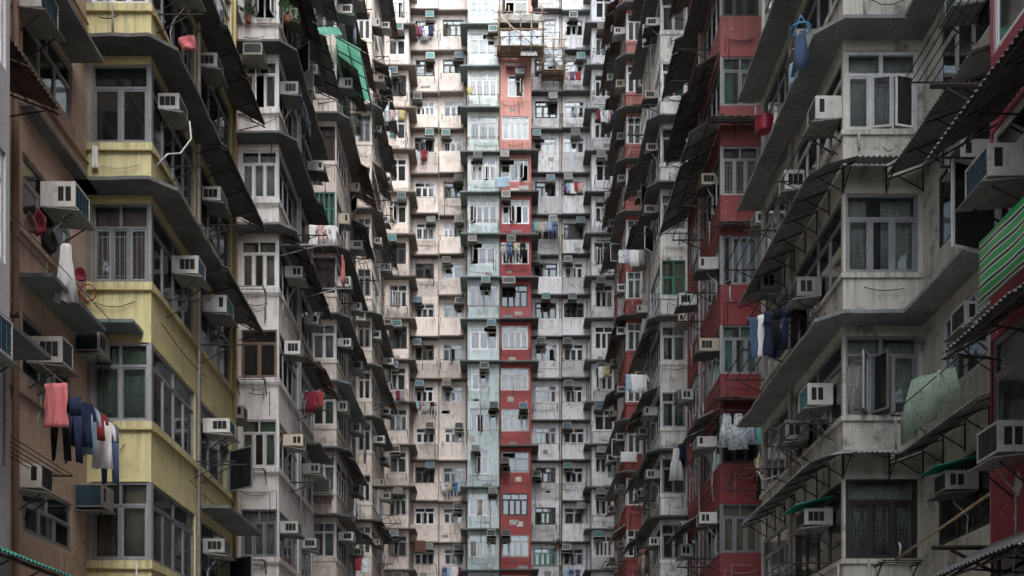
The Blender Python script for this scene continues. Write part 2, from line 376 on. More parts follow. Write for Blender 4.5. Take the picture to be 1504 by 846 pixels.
    def mesh(s, name, mats, smooth=False, bevel=0):
        me = bpy.data.meshes.new(name)
        me.from_pydata(s.v, [], s.f)
        for m in ([mats] if isinstance(mats, str) else mats): me.materials.append(M[m])
        me.polygons.foreach_set('material_index', s.mi)
        if smooth: me.polygons.foreach_set('use_smooth', [True] * len(me.polygons))
        if smooth == 'cloth':                        # soft folds, crisp hems
            sm = [p.area > 1e-9 and abs(p.normal.y) > 0.55 for p in me.polygons]; me.polygons.foreach_set('use_smooth', sm)
        me.update()
        return me

def put(name, me, parent=None, loc=(0, 0, 0), rz=0.0, rx=0.0, ry=0.0):
    o = bpy.data.objects.new(name, me); o.location = loc; o.rotation_euler = (rx, ry, rz)
    if parent is not None: o.parent = parent
    COL.objects.link(o); return o
def bput(name, me, bld, loc=(0, 0, 0), rz=0.0):       # a building part, given in world coordinates
    return put(name, me, bld, Vector(loc) - WORLD[bld.name], rz)
def tag(o, label, cat, group=None):
    nw = len(label.split())
    if not 4 <= nw <= 16: print('LABEL LENGTH', nw, label)
    LABELS.setdefault(label, []).append(o.name)
    o['label'] = label; o['category'] = cat
    if group: o['group'] = group
    return o
def thing(name, label, cat, loc, rz=0.0, group=None):
    o = bpy.data.objects.new(name, None); o.location = loc; o.rotation_euler = (0, 0, rz); o.empty_display_size = 0.1
    COL.objects.link(o); WORLD[o.name] = Vector(loc); return tag(o, label, cat, group)
CACHE = {}
def cached(key, fn):
    if key not in CACHE: CACHE[key] = fn()
    return CACHE[key]

# ------------------------------------------------------------------ walls with openings
def wall_face(mb, f, u0, u1, z0, z1, rows, th=0.2):
    """rows: list of (zb, zt, [(ua, ub), ...]) openings, any order"""
    z = z0
    for zb, zt, ops in sorted(rows):
        if zb > z + 1e-4: mb.fbox(f, u0, u1, -th, 0, z, zb)
        u = u0
        for ua, ub in sorted(ops):
            if ua > u + 1e-4: mb.fbox(f, u, ua, -th, 0, zb, zt)
            u = ub
        if u1 > u + 1e-4: mb.fbox(f, u, u1, -th, 0, zb, zt)
        z = zt
    if z1 > z: mb.fbox(f, u0, u1, -th, 0, z, z1)

# ------------------------------------------------------------------ windows
def frame_mesh(w, h, nl, nu, th, fm, b):
    m = MB(); y0, y1 = 0.0, 0.075; x0, x1 = -w / 2, w / 2; z0, z1 = -h / 2, h / 2
    m.box(x0, x0 + b, y0, y1, z0, z1); m.box(x1 - b, x1, y0, y1, z0, z1)
    m.box(x0 + b, x1 - b, y0, y1, z0, z0 + b); m.box(x0 + b, x1 - b, y0, y1, z1 - b, z1)
    zt = z1 - th
    if nu: m.box(x0 + b, x1 - b, y0, y1, zt - b / 2, zt + b / 2)
    iw = w - 2 * b
    for i in range(1, nl):
        x = x0 + b + iw * i / nl; m.box(x - b / 2, x + b / 2, y0 + 0.004, y1, z0 + b, (zt - b / 2) if nu else z1 - b)
    for i in range(1, nu):
        x = x0 + b + iw * i / nu; m.box(x - b / 2, x + b / 2, y0 + 0.004, y1, zt + b / 2, z1 - b)
    return m.mesh('window_frame', fm)
def pane_mesh(w, h, g):
    m = MB(); m.box(0, w, 0.035, 0.041, 0, h); return m.mesh('pane', g)
def sash_mesh(w, h, fm, g, hinge, r):
    m = MB(); s = 1 if hinge == 'L' else -1
    X = lambda a, b: (a, b) if s > 0 else (-b, -a)
    for a, b, c, d in ((0, r, 0, h), (w - r, w, 0, h), (r, w - r, 0, r), (r, w - r, h - r, h)):
        m.box(*X(a, b), 0.012, 0.05, c, d)
    m.cur = 1; m.box(*X(r, w - r), 0.028, 0.034, r, h - r)
    return m.mesh('sash', [fm, g])
def curtain_mesh(w, h, mat, seed):
    m = MB(); rr = random.Random(seed); n = max(8, int(w / 0.09)); ph = rr.random() * 6
    gap = rr.choice([0, 0, 0, 0.18, 0.3, 0.45])
    spans = [(-w / 2, w / 2)] if gap == 0 else [(-w / 2, -w / 2 + w * (0.5 - gap / 2) * rr.uniform(0.8, 1.15)), (w / 2 - w * (0.5 - gap / 2) * rr.uniform(0.8, 1.15), w / 2)]
    for a, b in spans:
        k = max(4, int(n * (b - a) / w) * 2)
        wave = lambda x, z: 0.02 * math.sin(x * 42 + ph + 0.5 * math.sin(z * 2)) + 0.01 * math.sin(x * 97 + ph)
        L = [(a, h / 2), (a + 0.01, 0), (a, -h / 2)]; Rr = [(b, h / 2), (b - 0.015, 0), (b, -h / 2)]
        m.strip(L, Rr, k, wave, 0.004)
    return m.mesh('curtain', mat, smooth=True)
def grille_mesh(w, h, kind, mat):
    m = MB(); r = 0.007
    if kind == 'bars':
        n = max(3, int(w / 0.11))
        for i in range(n + 1): x = -w / 2 + w * i / n; m.box(x - r, x + r, -r, r, -h / 2, h / 2)
        for z in (-h / 2 + 0.1, h / 2 - 0.1): m.box(-w / 2, w / 2, -r - 0.014, -r - 0.001, z - r, z + r)
    else:                                             # hourglass ironwork
        for x in (-w * 0.28, w * 0.28): m.box(x - r, x + r, -r, r, -h / 2, h / 2)
        for z in (-h * 0.46, -h * 0.36, 0, h * 0.36, h * 0.46): m.box(-w * 0.28, w * 0.28, -r - 0.014, -r - 0.001, z - r, z + r)
        for sg in (-1, 1):
            pts = [(sg * w * (0.07 + 0.19 * abs(t) ** 1.4), 0.012, t * h * 0.36) for t in (-1, -0.6, -0.25, 0, 0.25, 0.6, 1)]
            m.path(pts, r, 4)
    return m.mesh('grille', mat)
def window(bld, f, u, z, w, h, nl=3, nu=2, th=0.4, frame='white_frame', glass='glass', curtain=None, opens=None, grille=None, b=0.05, skip=(), ccover=1.0, gm='white_frame'):
    key = (round(w, 2), round(h, 2), nl, nu, round(th, 2), frame, b)
    o = bput('window', cached(('wf',) + key, lambda: frame_mesh(w, h, nl, nu, th, frame, b)), bld, f.p(u, -0.03, z), f.rz)
    iw = w - 2 * b; lw = iw / nl; lh = h - 2 * b - (th - b / 2 if nu else 0)
    opens = opens or {}
    r = 0.035 if b >= 0.05 else 0.028
    for i in range(nl):
        if i in skip: continue
        x0 = -w / 2 + b + lw * i + b / 2 * (i > 0); sw = lw - b / 2 * (i > 0) - b / 2 * (i < nl - 1)
        hinge, ang = opens.get(i, ('L', 0))
        me = cached(('sa', round(sw, 3), round(lh, 3), frame, glass, hinge, r), lambda: sash_mesh(sw - 0.004, lh - 0.004, frame, glass, hinge, r))
        if hinge == 'L': put('sash', me, o, (x0 + 0.002, 0.0 if not ang else -0.02, -h / 2 + b + 0.002), -R(ang))
        else: put('sash', me, o, (x0 + sw - 0.002, 0.0 if not ang else -0.02, -h / 2 + b + 0.002), R(ang))
    for i in range(nu):
        if ('u', i) in skip: continue
        uw = iw / nu; x0 = -w / 2 + b + uw * i + b / 2 * (i > 0); sw = uw - b / 2 * (i > 0) - b / 2 * (i < nu - 1)
        ph = th - 1.5 * b
        put('pane', cached(('pa', round(sw, 3), round(ph, 3), glass), lambda: pane_mesh(sw, ph, glass)), o, (x0, 0, h / 2 - th + b / 2))
    if curtain:
        ch = (h - 0.1) * ccover
        sd = rnd.randrange(5)
        put('curtain', cached(('cu', round(w, 2), round(ch, 2), curtain, sd), lambda: curtain_mesh(w - 0.08, ch, curtain, sd)), o, (0, 0.17, (h - 0.1 - ch) / 2 if ccover < 1 else 0))
    if grille:
        for i in range(nl):
            if i in skip: continue
            gw = lw - 0.06; x = -w / 2 + b + lw * (i + 0.5)
            put('grille', cached(('gr', round(gw, 2), round(lh, 2), grille, gm), lambda: grille_mesh(gw, lh - 0.04, grille, gm)), o, (x, 0.095, -h / 2 + b + lh / 2))
    return o

# ------------------------------------------------------------------ air conditioners
def ac_meshes(cas, fin, w, h, dp, near):
    def casing():
        m = MB(); c = 0.018
        x0, x1, y0, y1 = -w / 2, w / 2, -dp, 0.02
        m.box(x0, x1, y0 + 0.03, y1, 0, h)
        for a, b_, z0, z1 in ((x0, x1, 0, c * 1.7), (x0, x1, h - c * 1.7, h)): m.box(a, b_, y0, y0 + 0.03, z0, z1)
        for a, b_ in ((x0, x0 + c * 1.7), (x1 - c * 1.7, x1)): m.box(a, b_, y0, y0 + 0.03, c * 1.7, h - c * 1.7)
        return m.mesh('casing', cas)
    def grille():
        m = MB(); a = 0.032
        m.box(-w / 2 + a, w / 2 - a, -dp + 0.012, -dp + 0.028, a, h - a)
        n = 7 if near else 4
        for i in range(n):
            z = a + (h - 2 * a) * (i + 0.5) / n; m.box(-w / 2 + a, w / 2 - a, -dp + 0.004, -dp + 0.0115, z - 0.007, z + 0.007)
        for i in range(1, 4 if near else 2):
            x = -w / 2 + a + (w - 2 * a) * i / (4 if near else 2); m.box(x - 0.008, x + 0.008, -dp - 0.003, -dp + 0.0035, a, h - a)
        return m.mesh('condenser_grille', fin)
    def vent():
        m = MB(); m.box(-0.002, 0.002, -0.05, 0.05, -h * 0.28, h * 0.3); return m.mesh('side_vent', 'vent_dark')
    k = (cas, fin, w, h, dp, near)
    return cached(('acc',) + k, casing), cached(('acg',) + k, grille), cached(('acv', h), vent)
def ac(f, u, z, label, cas='ac_white', fin='fin_blue', w=None, h=None, dp=None, near=False, tray='tray', vents=None, dz=0.0, slope=0.05, brackets=True, awn=None):
    w = w or rnd.choice([.46, .5, .54, .58, .62, .66]); h = h or rnd.choice([.33, .36, .38, .40, .43]); dp = dp or rnd.choice([.42, .5, .56, .62])
    vents = rnd.choice([2, 2, 3, 1, 3]) if vents is None else vents
    t = thing('air_conditioner', label, 'air conditioner', f.p(u, 0.0, z), f.rz + dz, 'window air conditioners jutting from the facades')
    a, b, c = ac_meshes(cas, fin, w, h, dp, near)
    put('casing', a, t); put('condenser_grille', b, t)
    if vents:
        for s in (-1, 1):
            for k in range(int(vents)): put('side_vent', c, t, (s * w / 2, -dp + 0.13 + (0.135 if vents < 3 else .11) * k, h * (0.5 if vents != 1 else .56)))
    def tr():
        m = MB(); W = w / 2 + 0.05; D = dp + 0.10
        m.hexa([(-W, -D, -0.05 - slope), (W, -D, -0.05 - slope), (W, 0, -0.03), (-W, 0, -0.03), (-W, -D, -0.03 - slope), (W, -D, -0.03 - slope), (W, 0, -0.005), (-W, 0, -0.005)])
        return m.mesh('support_tray', tray)
    put('support_tray', cached(('act', w, dp, tray, slope), tr), t)
    if near and brackets:
        def br():
            m = MB(); m.tube((0, -dp * 0.9, -0.06 - slope), (0, 0, -0.45), 0.014, 5); return m.mesh('bracket', 'iron')
        for s in (-1, 1): put('bracket', cached(('acb', dp, slope), br), t, (s * (w / 2 - 0.05), 0, 0))
    if rnd.random() < .35:
        sd = rnd.randrange(4)
        def dh():
            q = random.Random(sd * 7 + 1); x = q.uniform(-.2, .2); L = q.uniform(.5, 1.3); m = MB()
            m.path([(x, -dp * .5, -.04), (x, -dp * .45, -.16), (x + .03, -.12, -.3), (x + .05, -.03, -.42), (x + q.uniform(-.1, .1), -.03, -.42 - L * .5), (x + q.uniform(-.1, .1), -.025, -.42 - L)], .011, 5)
            return m.mesh('drain_hose', q.choice(['hose_white', 'pipe_grey', 'iron']), True)
        put('drain_hose', cached(('dh', sd, dp), dh), t)
    if awn:                                          # a small corrugated hood over the unit
        def hd():
            m = corr_mesh(w + 0.3, dp + 0.25, 12, 0.02); return m.mesh('hood', awn)
        put('hood', cached(('ach', w, dp, awn), hd), t, (0, 0, h + 0.22), 0, R(14))
    return t

# ------------------------------------------------------------------ corrugated awnings
def corr_mesh(w, l, nseg, amp):
    """corrugated sheet: x across, y from 0 (wall) to -l (outer edge), flat; tilt it by rotating about x"""
    m = MB(); n = nseg * 2
    for i in range(n):
        xa = -w / 2 + w * i / n; xb = -w / 2 + w * (i + 1) / n
        za = amp * (i % 2); zb = amp * ((i + 1) % 2); t = 0.006
        m.hexa([(xa, -l, za), (xb, -l, zb), (xb, 0, zb), (xa, 0, za), (xa, -l, za + t), (xb, -l, zb + t), (xb, 0, zb + t), (xa, 0, za + t)])
    return m
def corr_smooth(w, l, nw, amp):
    m = MB(); seg = 4; n = nw * seg; t = 0.006
    zz = lambda i: amp * (0.5 + 0.5 * math.sin(2 * math.pi * i / seg))
    b = 0
    for y in (-l, 0):
        for i in range(n + 1): m.v.append((-w / 2 + w * i / n, y, zz(i)))
        for i in range(n + 1): m.v.append((-w / 2 + w * i / n, y, zz(i) + t))
    N = n + 1
    for i in range(n):
        m.f += [(i, 2 * N + i, 2 * N + i + 1, i + 1), (N + i, N + i + 1, 3 * N + i + 1, 3 * N + i), (i, i + 1, N + i + 1, N + i)]
        m.mi += [0, 0, 0]
    return m
def awning(f, u0, u1, z, proj, drop, label, mat='tin_dark', near=False, sheets=None, frame=True, cat='awning', bars='iron', group='corrugated awnings over the windows', corners=None):
    L = u1 - u0; n = sheets or max(1, round(L / 0.9)); sw = L / n
    ln = math.hypot(proj, drop); ang = math.atan2(drop, proj)
    t = thing('awning', label, cat, f.p((u0 + u1) / 2, 0.01, z), f.rz, group)
    amp = 0.035 if near else 0.04
    key = ('aw', round(sw, 2), round(ln, 2), mat, near)
    me = cached(key, lambda: (corr_smooth(sw - 0.01, ln, max(4, int(sw / 0.10)), amp) if near else corr_mesh(sw - 0.01, ln, 4, amp)).mesh('sheet', mat))
    for i in range(n):
        put('sheet', me, t, (-L / 2 + sw * (i + 0.5), 0, rnd.uniform(0, 0.02) + 0.02), 0, ang + rnd.uniform(-0.02, 0.02))
    if frame:
        def arm():
            m = MB(); r = 0.016 if near else 0.02
            m.tube((0, 0, 0), (0, -proj, -drop), r, 5); return m.mesh('arm', bars)
        def strut():
            m = MB(); m.tube((0, 0, -0.45), (0, -proj * 0.75, -drop * 0.75 - 0.03), 0.014, 5); return m.mesh('strut', bars)
        def rail():
            m = MB(); m.tube((-L / 2, 0, 0), (L / 2, 0, 0), 0.016, 5); return m.mesh('rail', bars)
        k = n + 1
        for i in range(k):
            x = -L / 2 + L * i / n
            put('arm', cached(('awa', round(proj, 2), round(drop, 2), near, bars), arm), t, (x, 0, -0.02))
            if near or i in (0, k - 1): put('strut', cached(('aws', round(proj, 2), round(drop, 2), bars), strut), t, (x, 0, -0.03))
        for q in (0.5, 0.95): put('rail', cached(('awr', round(L, 2), bars), rail), t, (0, -proj * q, -drop * q - 0.04))
    return t

# ------------------------------------------------------------------ laundry racks and clothes
def rack(f, u0, u1, z, proj, label, bars=3, r=0.014, strut=0.35, mat='iron', pegs=False, rise=0.0, cat='laundry rack', name='laundry_rack'):
    t = thing(name, label, cat, f.p((u0 + u1) / 2, 0.0, z), f.rz, 'iron laundry racks on the facades')
    L = u1 - u0
    def arm():
        m = MB(); m.tube((0, 0.03, 0), (0, -proj, rise), r * 1.25, 5)
        if pegs:
            for i in range(8):
                y = -proj * (0.15 + 0.8 * i / 7); m.tube((0, y, 0.0 + rise * (0.15 + 0.8 * i / 7)), (0, y - 0.02, 0.06 + rise * (0.15 + 0.8 * i / 7)), r * 0.7, 4)
        return m.mesh('arm', mat)
    def st():
        m = MB(); m.tube((0, 0.02, -strut), (0, -proj * 0.7, rise * 0.7 - r), r * 0.9, 5); return m.mesh('strut', mat)
    k = (round(proj, 2), r, mat, pegs, rise)
    ends = (-L / 2, L / 2) if L > 0.05 else (0,)
    for x in ends:
        put('arm', cached(('ra',) + k, arm), t, (x, 0, 0))
        if strut: put('strut', cached(('rs', strut) + k, st), t, (x, 0, 0))
    if L > 0.05:
        def bar():
            m = MB(); m.tube((-L / 2 - 0.05, 0, 0), (L / 2 + 0.05, 0, 0), r * 0.8, 5); return m.mesh('rail', mat)
        for i in range(bars):
            q = 1 - i / max(1, bars) * 0.8
            put('rail', cached(('rb', round(L, 2), r, mat), bar), t, (0, -proj * q + 0.02, rise * q + r * 2.0))
    return t
def garment_mesh(kind, w, h, seed, mat):
    rr = random.Random(seed); m = MB(); p1, p2 = rr.random() * 6, rr.random() * 6; a = rr.uniform(0.012, 0.03)
    wave = lambda x, z: a * math.sin(x * 19 / max(w, .3) * .45 + p1 + z * 1.5) * (0.5 - z) + 0.012 * math.sin(x * 41 + p2 + 2 * math.sin(z * 4)) * (0.3 - z) * 2 + 0.006 * math.sin(x * 83 + z * 9)
    hw = w / 2; n = 9
    if kind in ('towel', 'sheet'):
        ys = [-h * i / n for i in range(n + 1)]
        L = [(-hw + rr.uniform(0, 0.03) * w + 0.03 * w * math.sin(i * 1.3 + p1), z) for i, z in enumerate(ys)]
        Rr = [(hw - rr.uniform(0, 0.03) * w + 0.03 * w * math.sin(i * 1.1 + p2), z + rr.uniform(-0.02, 0.02) * h) for i, z in enumerate(ys)]
        m.strip(L, Rr, 16, wave)
    elif kind == 'shirt':
        prof = [(0.0, 0.22), (0.04, 0.40), (0.12, 0.36), (0.3, 0.33), (0.6, 0.34), (1.0, 0.38)]
        m.strip([(-w * q, -h * t) for t, q in prof], [(w * q, -h * t) for t, q in prof], 14, wave)
        for s in (-1, 1):
            A = [(s * w * 0.36, -h * 0.03), (s * w * 0.47, -h * 0.17), (s * w * 0.52, -h * 0.40)]
            B = [(s * w * 0.31, -h * 0.20), (s * w * 0.37, -h * 0.29), (s * w * 0.40, -h * 0.43)]
            if s < 0: m.strip(A, B, 2, lambda x, z: wave(x, z) + 0.014)
            else: m.strip(B, A, 2, lambda x, z: wave(x, z) + 0.014)
    elif kind == 'trousers':
        m.strip([(-hw * 0.75, 0), (-hw * 0.85, -h * 0.28)], [(hw * 0.75, 0), (hw * 0.85, -h * 0.28)], 12, wave)
        for s in (-1, 1):
            o = [(s * hw * 0.85, -h * 0.275), (s * hw * 0.85, -h * 0.6), (s * hw * 0.8, -h)]
            i = [(s * hw * 0.02, -h * 0.275), (s * hw * 0.16, -h * 0.6), (s * hw * 0.25, -h * (0.99))]
            if s < 0: m.strip(o, i, 6, wave)
            else: m.strip(i, o, 6, wave)
    elif kind == 'dress':
        prof = [(0.0, 0.16), (0.06, 0.22), (0.25, 0.24), (0.5, 0.36), (1.0, 0.5)]
        m.strip([(-w * q, -h * t) for t, q in prof], [(w * q, -h * t) for t, q in prof], 18, lambda x, z: wave(x, z) + 0.03 * math.sin(x * 30 / w * .5) * (-z / h))
    elif kind == 'bundle':
        m.strip([(-hw * q, -h * t) for t, q in ((0, .3), (.2, .9), (.5, 1), (.8, .7), (1, .2))], [(hw * q, -h * t) for t, q in ((0, .35), (.2, .8), (.5, .9), (.8, .8), (1, .3))], 8, lambda x, z: 0.09 * math.sin(x * 21 + p1) * math.sin(z * 17 + p2), 0.06)
    return m.mesh(kind, mat, smooth='cloth')
CATS = {'towel': 'towel', 'sheet': 'cloth', 'shirt': 'shirt', 'trousers': 'trousers', 'dress': 'dress', 'bundle': 'bag'}
def garment(pos, rz, kind, colr, w, h, label, group='laundry hung out on the facades', cat=None, tilt=0.0):
    sd = rnd.randrange(4)
    me = cached(('g', kind, colr, round(w, 2), round(h, 2), sd), lambda: garment_mesh(kind, w, h, sd, colr if colr in M else 'cloth_' + colr))
    o = put({'sheet': 'hanging_cloth', 'bundle': 'laundry_bag'}.get(kind, kind), me, None, pos, rz, 0, tilt)
    return tag(o, label, cat or CATS[kind], group)
def plant(pos, s, label, n=60, seed=1, pot=True):
    t = thing('potted_plant', label, 'plant', pos, 0, None); rr = random.Random(seed)
    if pot:
        m = MB(); k = 8
        for i in range(k):
            a0, a1 = 2 * math.pi * i / k, 2 * math.pi * (i + 1) / k
            m.hexa([(0, 0, 0), (0.07 * s * math.cos(a0), 0.07 * s * math.sin(a0), 0), (0.07 * s * math.cos(a1), 0.07 * s * math.sin(a1), 0), (0, 0, 0.001), (0, 0, 0.15 * s), (0.1 * s * math.cos(a0), 0.1 * s * math.sin(a0), 0.16 * s), (0.1 * s * math.cos(a1), 0.1 * s * math.sin(a1), 0.16 * s), (0, 0, 0.151 * s)])
        put('pot', m.mesh('pot', 'terracotta'), t)
    m = MB()
    for i in range(n):
        a = rr.random() * 6.283; e = rr.uniform(0.1, 1.4); L = rr.uniform(0.15, 0.42) * s
        d = Vector((math.cos(a) * math.cos(e), math.sin(a) * math.cos(e), math.sin(e)))
        o = Vector((0, 0, 0.15 * s)) + d * L * 0.6 + Vector((rr.uniform(-.05, .05), rr.uniform(-.05, .05), rr.uniform(-.12, .05))) * s
        sd_ = d.orthogonal().normalized() * 0.035 * s * rr.uniform(.7, 1.4)
        m.quad([o, o + d * L * 0.25 + sd_, o + d * L * 0.5 - Vector((0, 0, .03 * s)), o + d * L * 0.25 - sd_])
    put('leaves', m.mesh('leaves', 'leaf'), t)['kind'] = 'stuff'
    return t
def hose(pts, r, label, mat='hose_white', cat='hose', name='hose'):
    m = MB(); m.path(pts, r, 6); o = put(name, m.mesh(name, mat, smooth=True)); return tag(o, label, cat)

# ------------------------------------------------------------------ the ground
m = MB(); m.quad([(-1500, -1500, -1.6), (1500, -1500, -1.6), (1500, 1500, -1.6), (-1500, 1500, -1.6)])
g = put('ground', m.mesh('ground', 'concrete_paving')); g['kind'] = 'structure'
ZG, ZTOP = -1.6, 54.0

def building(name, label, x, y):
    return thing(name, label, 'building', (x, y, ZG), 0, 'apartment buildings round the courtyard')
def wall_obj(bld, mb, mat, name='wall'): return bput(name, mb.mesh(name, mat), bld)

def eave_wrap(bld, s, Xb, Xr, Y0, Y1, z, p, mat, c=0.45, th=0.07, xin=None, edge=None, y_in=None):
    """thin concrete eave that runs round a bay, with a cut corner"""
    poly = [(s * Xr, Y0), (s * Xr, Y0 - p), (s * (Xb - p + c), Y0 - p), (s * (Xb - p), Y0 - p + c), (s * (Xb - p), Y1), (s * (Xb - 0.003), Y1), (s * (Xb - 0.003), Y0 - 0.003)]
    poly[0] = (s * Xr, Y0 - 0.003)
    if s > 0: poly = poly[::-1]
    out = []                                          # worn, slightly chipped outer edge
    for a, b in zip(poly, poly[1:] + poly[:1]):
        n = max(1, int(math.hypot(b[0] - a[0], b[1] - a[1]) / .35)); outer = abs(a[0]) < Xb - .05 and abs(b[0]) < Xb - .05 or (a[1] < Y0 - .1 and b[1] < Y0 - .1)
        for i in range(n):
            q = i / n; j = rnd.choice([0, 0, .006, .012, .03]) if outer and 0 < i else 0
            out.append((a[0] + (b[0] - a[0]) * q + s * j, a[1] + (b[1] - a[1]) * q + j))
    m = MB(); m.prism(out, z, z + th); o = bput('eave', m.mesh('eave', mat), bld)
    return o
def bracket_mesh(p, mat):
    def f():
        m = MB(); m.hexa([(-0.02, -p * 0.8, -0.05), (0.02, -p * 0.8, -0.05), (0.02, 0, -0.30), (-0.02, 0, -0.30), (-0.02, -p * 0.8, -0.002), (0.02, -p * 0.8, -0.002), (0.02, 0, -0.002), (-0.02, 0, -0.002)])
        return m.mesh('bracket', mat)
    return cached(('ebr', p, mat), f)
def eave_brackets(bld, eave, f, us, z, p, mat):
    for u in us:
        put('bracket', bracket_mesh(p, mat), eave, f.p(u, 0, z) - WORLD[bld.name], f.rz)
def eave_box(bld, f, u0, u1, z, p, mat, th=0.07, name='eave'):
    m = MB(); m.fbox(f, u0, u1, 0.002, p, z, z + th); return bput(name, m.mesh(name, mat), bld)

class Bay:
    def __init__(s, bld, sg, Xb, Xr, Y0, Y1, Yp, wall, slab, z0, ks, h=1.5, recess_wall=None, near=False, hf=None, ptop=0.2, proj=0.6, split=0.53):
        s.bld, s.sg, s.Xb, s.Xr, s.Y0, s.Y1, s.Yp, s.z0, s.ks, s.h, s.near, s.slab, s.proj = bld, sg, Xb, Xr, Y0, Y1, Yp, z0, ks, h, near, slab, proj
        s.W, s.L = Xr - Xb, Y1 - Y0
        s.front = F((-Xr, Y0) if sg < 0 else (Xr, Y0), (1, 0) if sg < 0 else (-1, 0), (0, -1))   # u: from the recess to the corner
        s.side = F((sg * Xb, Y0), (0, 1), (-sg, 0))
        s.rec = F((sg * Xr, Yp), (0, 1), (-sg, 0))
        s.fu = (0.09, s.W - 0.05)
        s.g1 = (0.115, s.L * split - 0.12); s.g2 = (s.L * split + 0.12, s.L - 0.22)
        s.frows, s.srows, s.rrows = [], [], []
        s.wallmat, s.recmat = wall, recess_wall or wall
        s.ptop = ptop
    def zc(s, k): return s.z0 + H * k
    def ze(s, k): return s.zc(k) + s.h / 2 + s.ptop
    def finish(s, band=True, recess=True):
        h2 = s.h / 2
        m = MB(); wall_face(m, s.front, 0, s.W, ZG, ZTOP, s.frows, .1)
        wall_face(m, s.side, 0.1, s.L, ZG, ZTOP, s.srows, .1)
        fb = F((s.front.o[0], s.Y1 - 0.2), s.front.t, (0, -1))
        m.fbox(fb, 0, s.W - 0.1, -0.2, 0, ZG, ZTOP)               # the return at the far end
        wall_obj(s.bld, m, s.wallmat)
        if recess and s.Y0 > s.Yp:
            m = MB(); wall_face(m, s.rec, 0, s.Y0 - s.Yp + 0.2, ZG, ZTOP, s.rrows); wall_obj(s.bld, m, s.recmat, 'recess_wall')
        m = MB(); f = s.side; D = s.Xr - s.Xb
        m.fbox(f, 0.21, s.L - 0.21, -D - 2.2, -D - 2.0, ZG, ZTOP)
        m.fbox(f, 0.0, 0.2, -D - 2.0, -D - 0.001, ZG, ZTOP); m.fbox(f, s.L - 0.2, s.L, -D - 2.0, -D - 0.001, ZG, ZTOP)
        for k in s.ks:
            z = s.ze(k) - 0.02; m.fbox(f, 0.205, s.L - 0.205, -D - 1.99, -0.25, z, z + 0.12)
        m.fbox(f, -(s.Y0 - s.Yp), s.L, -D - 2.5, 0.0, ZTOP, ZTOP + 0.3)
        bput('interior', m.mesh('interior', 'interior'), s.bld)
        if band:
            for k in s.ks:
                m = MB(); z = s.zc(k) - h2
                if any(abs(r[0] - z) < 0.3 for r in s.frows): m.fbox(s.front, 0, s.W + 0.035, 0.002, 0.035, z - 0.16, z - 0.002)
                m.fbox(s.side, 0.002, s.L, 0.002, 0.035, z - 0.16, z - 0.002)
                bput('sill', m.mesh('sill', s.wallmat), s.bld)
    def fwin(s, k, hh=None, zoff=0, u=None, **kw):
        h = hh or s.h; ua, ub = u or s.fu; z = s.zc(k) + zoff
        s.frows.append((z - h / 2, z + h / 2, [(ua, ub)]))
        kw.setdefault('glass', 'glass_clear'); return window(s.bld, s.front, (ua + ub) / 2, z, ub - ua - 0.006, h - 0.006, **kw)
    def swin(s, k, groups=(1, 2), kws=({}, {})):
        z = s.zc(k); ops = []
        for gi, kw in zip(groups, kws):
            ua, ub = s.g1 if gi == 1 else s.g2; ops.append((ua, ub))
            window(s.bld, s.side, (ua + ub) / 2, z, ub - ua - 0.006, s.h - 0.006, **kw)
        s.srows.append((z - s.h / 2, z + s.h / 2, ops))
    def eave(s, k, mat=None, brackets=False, Y1=None, p=None):
        p = p or s.proj; z = s.ze(k)
        o = eave_wrap(s.bld, s.sg, s.Xb, s.Xr, s.Y0, Y1 or s.Y1, z, p, mat or s.slab)
        if brackets:
            eave_brackets(s.bld, o, s.front, [0.25, s.W * 0.7], z, p, s.slab)
            eave_brackets(s.bld, o, s.side, [0.5 + 1.5 * i for i in range(int(s.L / 1.5))], z, p, s.slab)
        return o

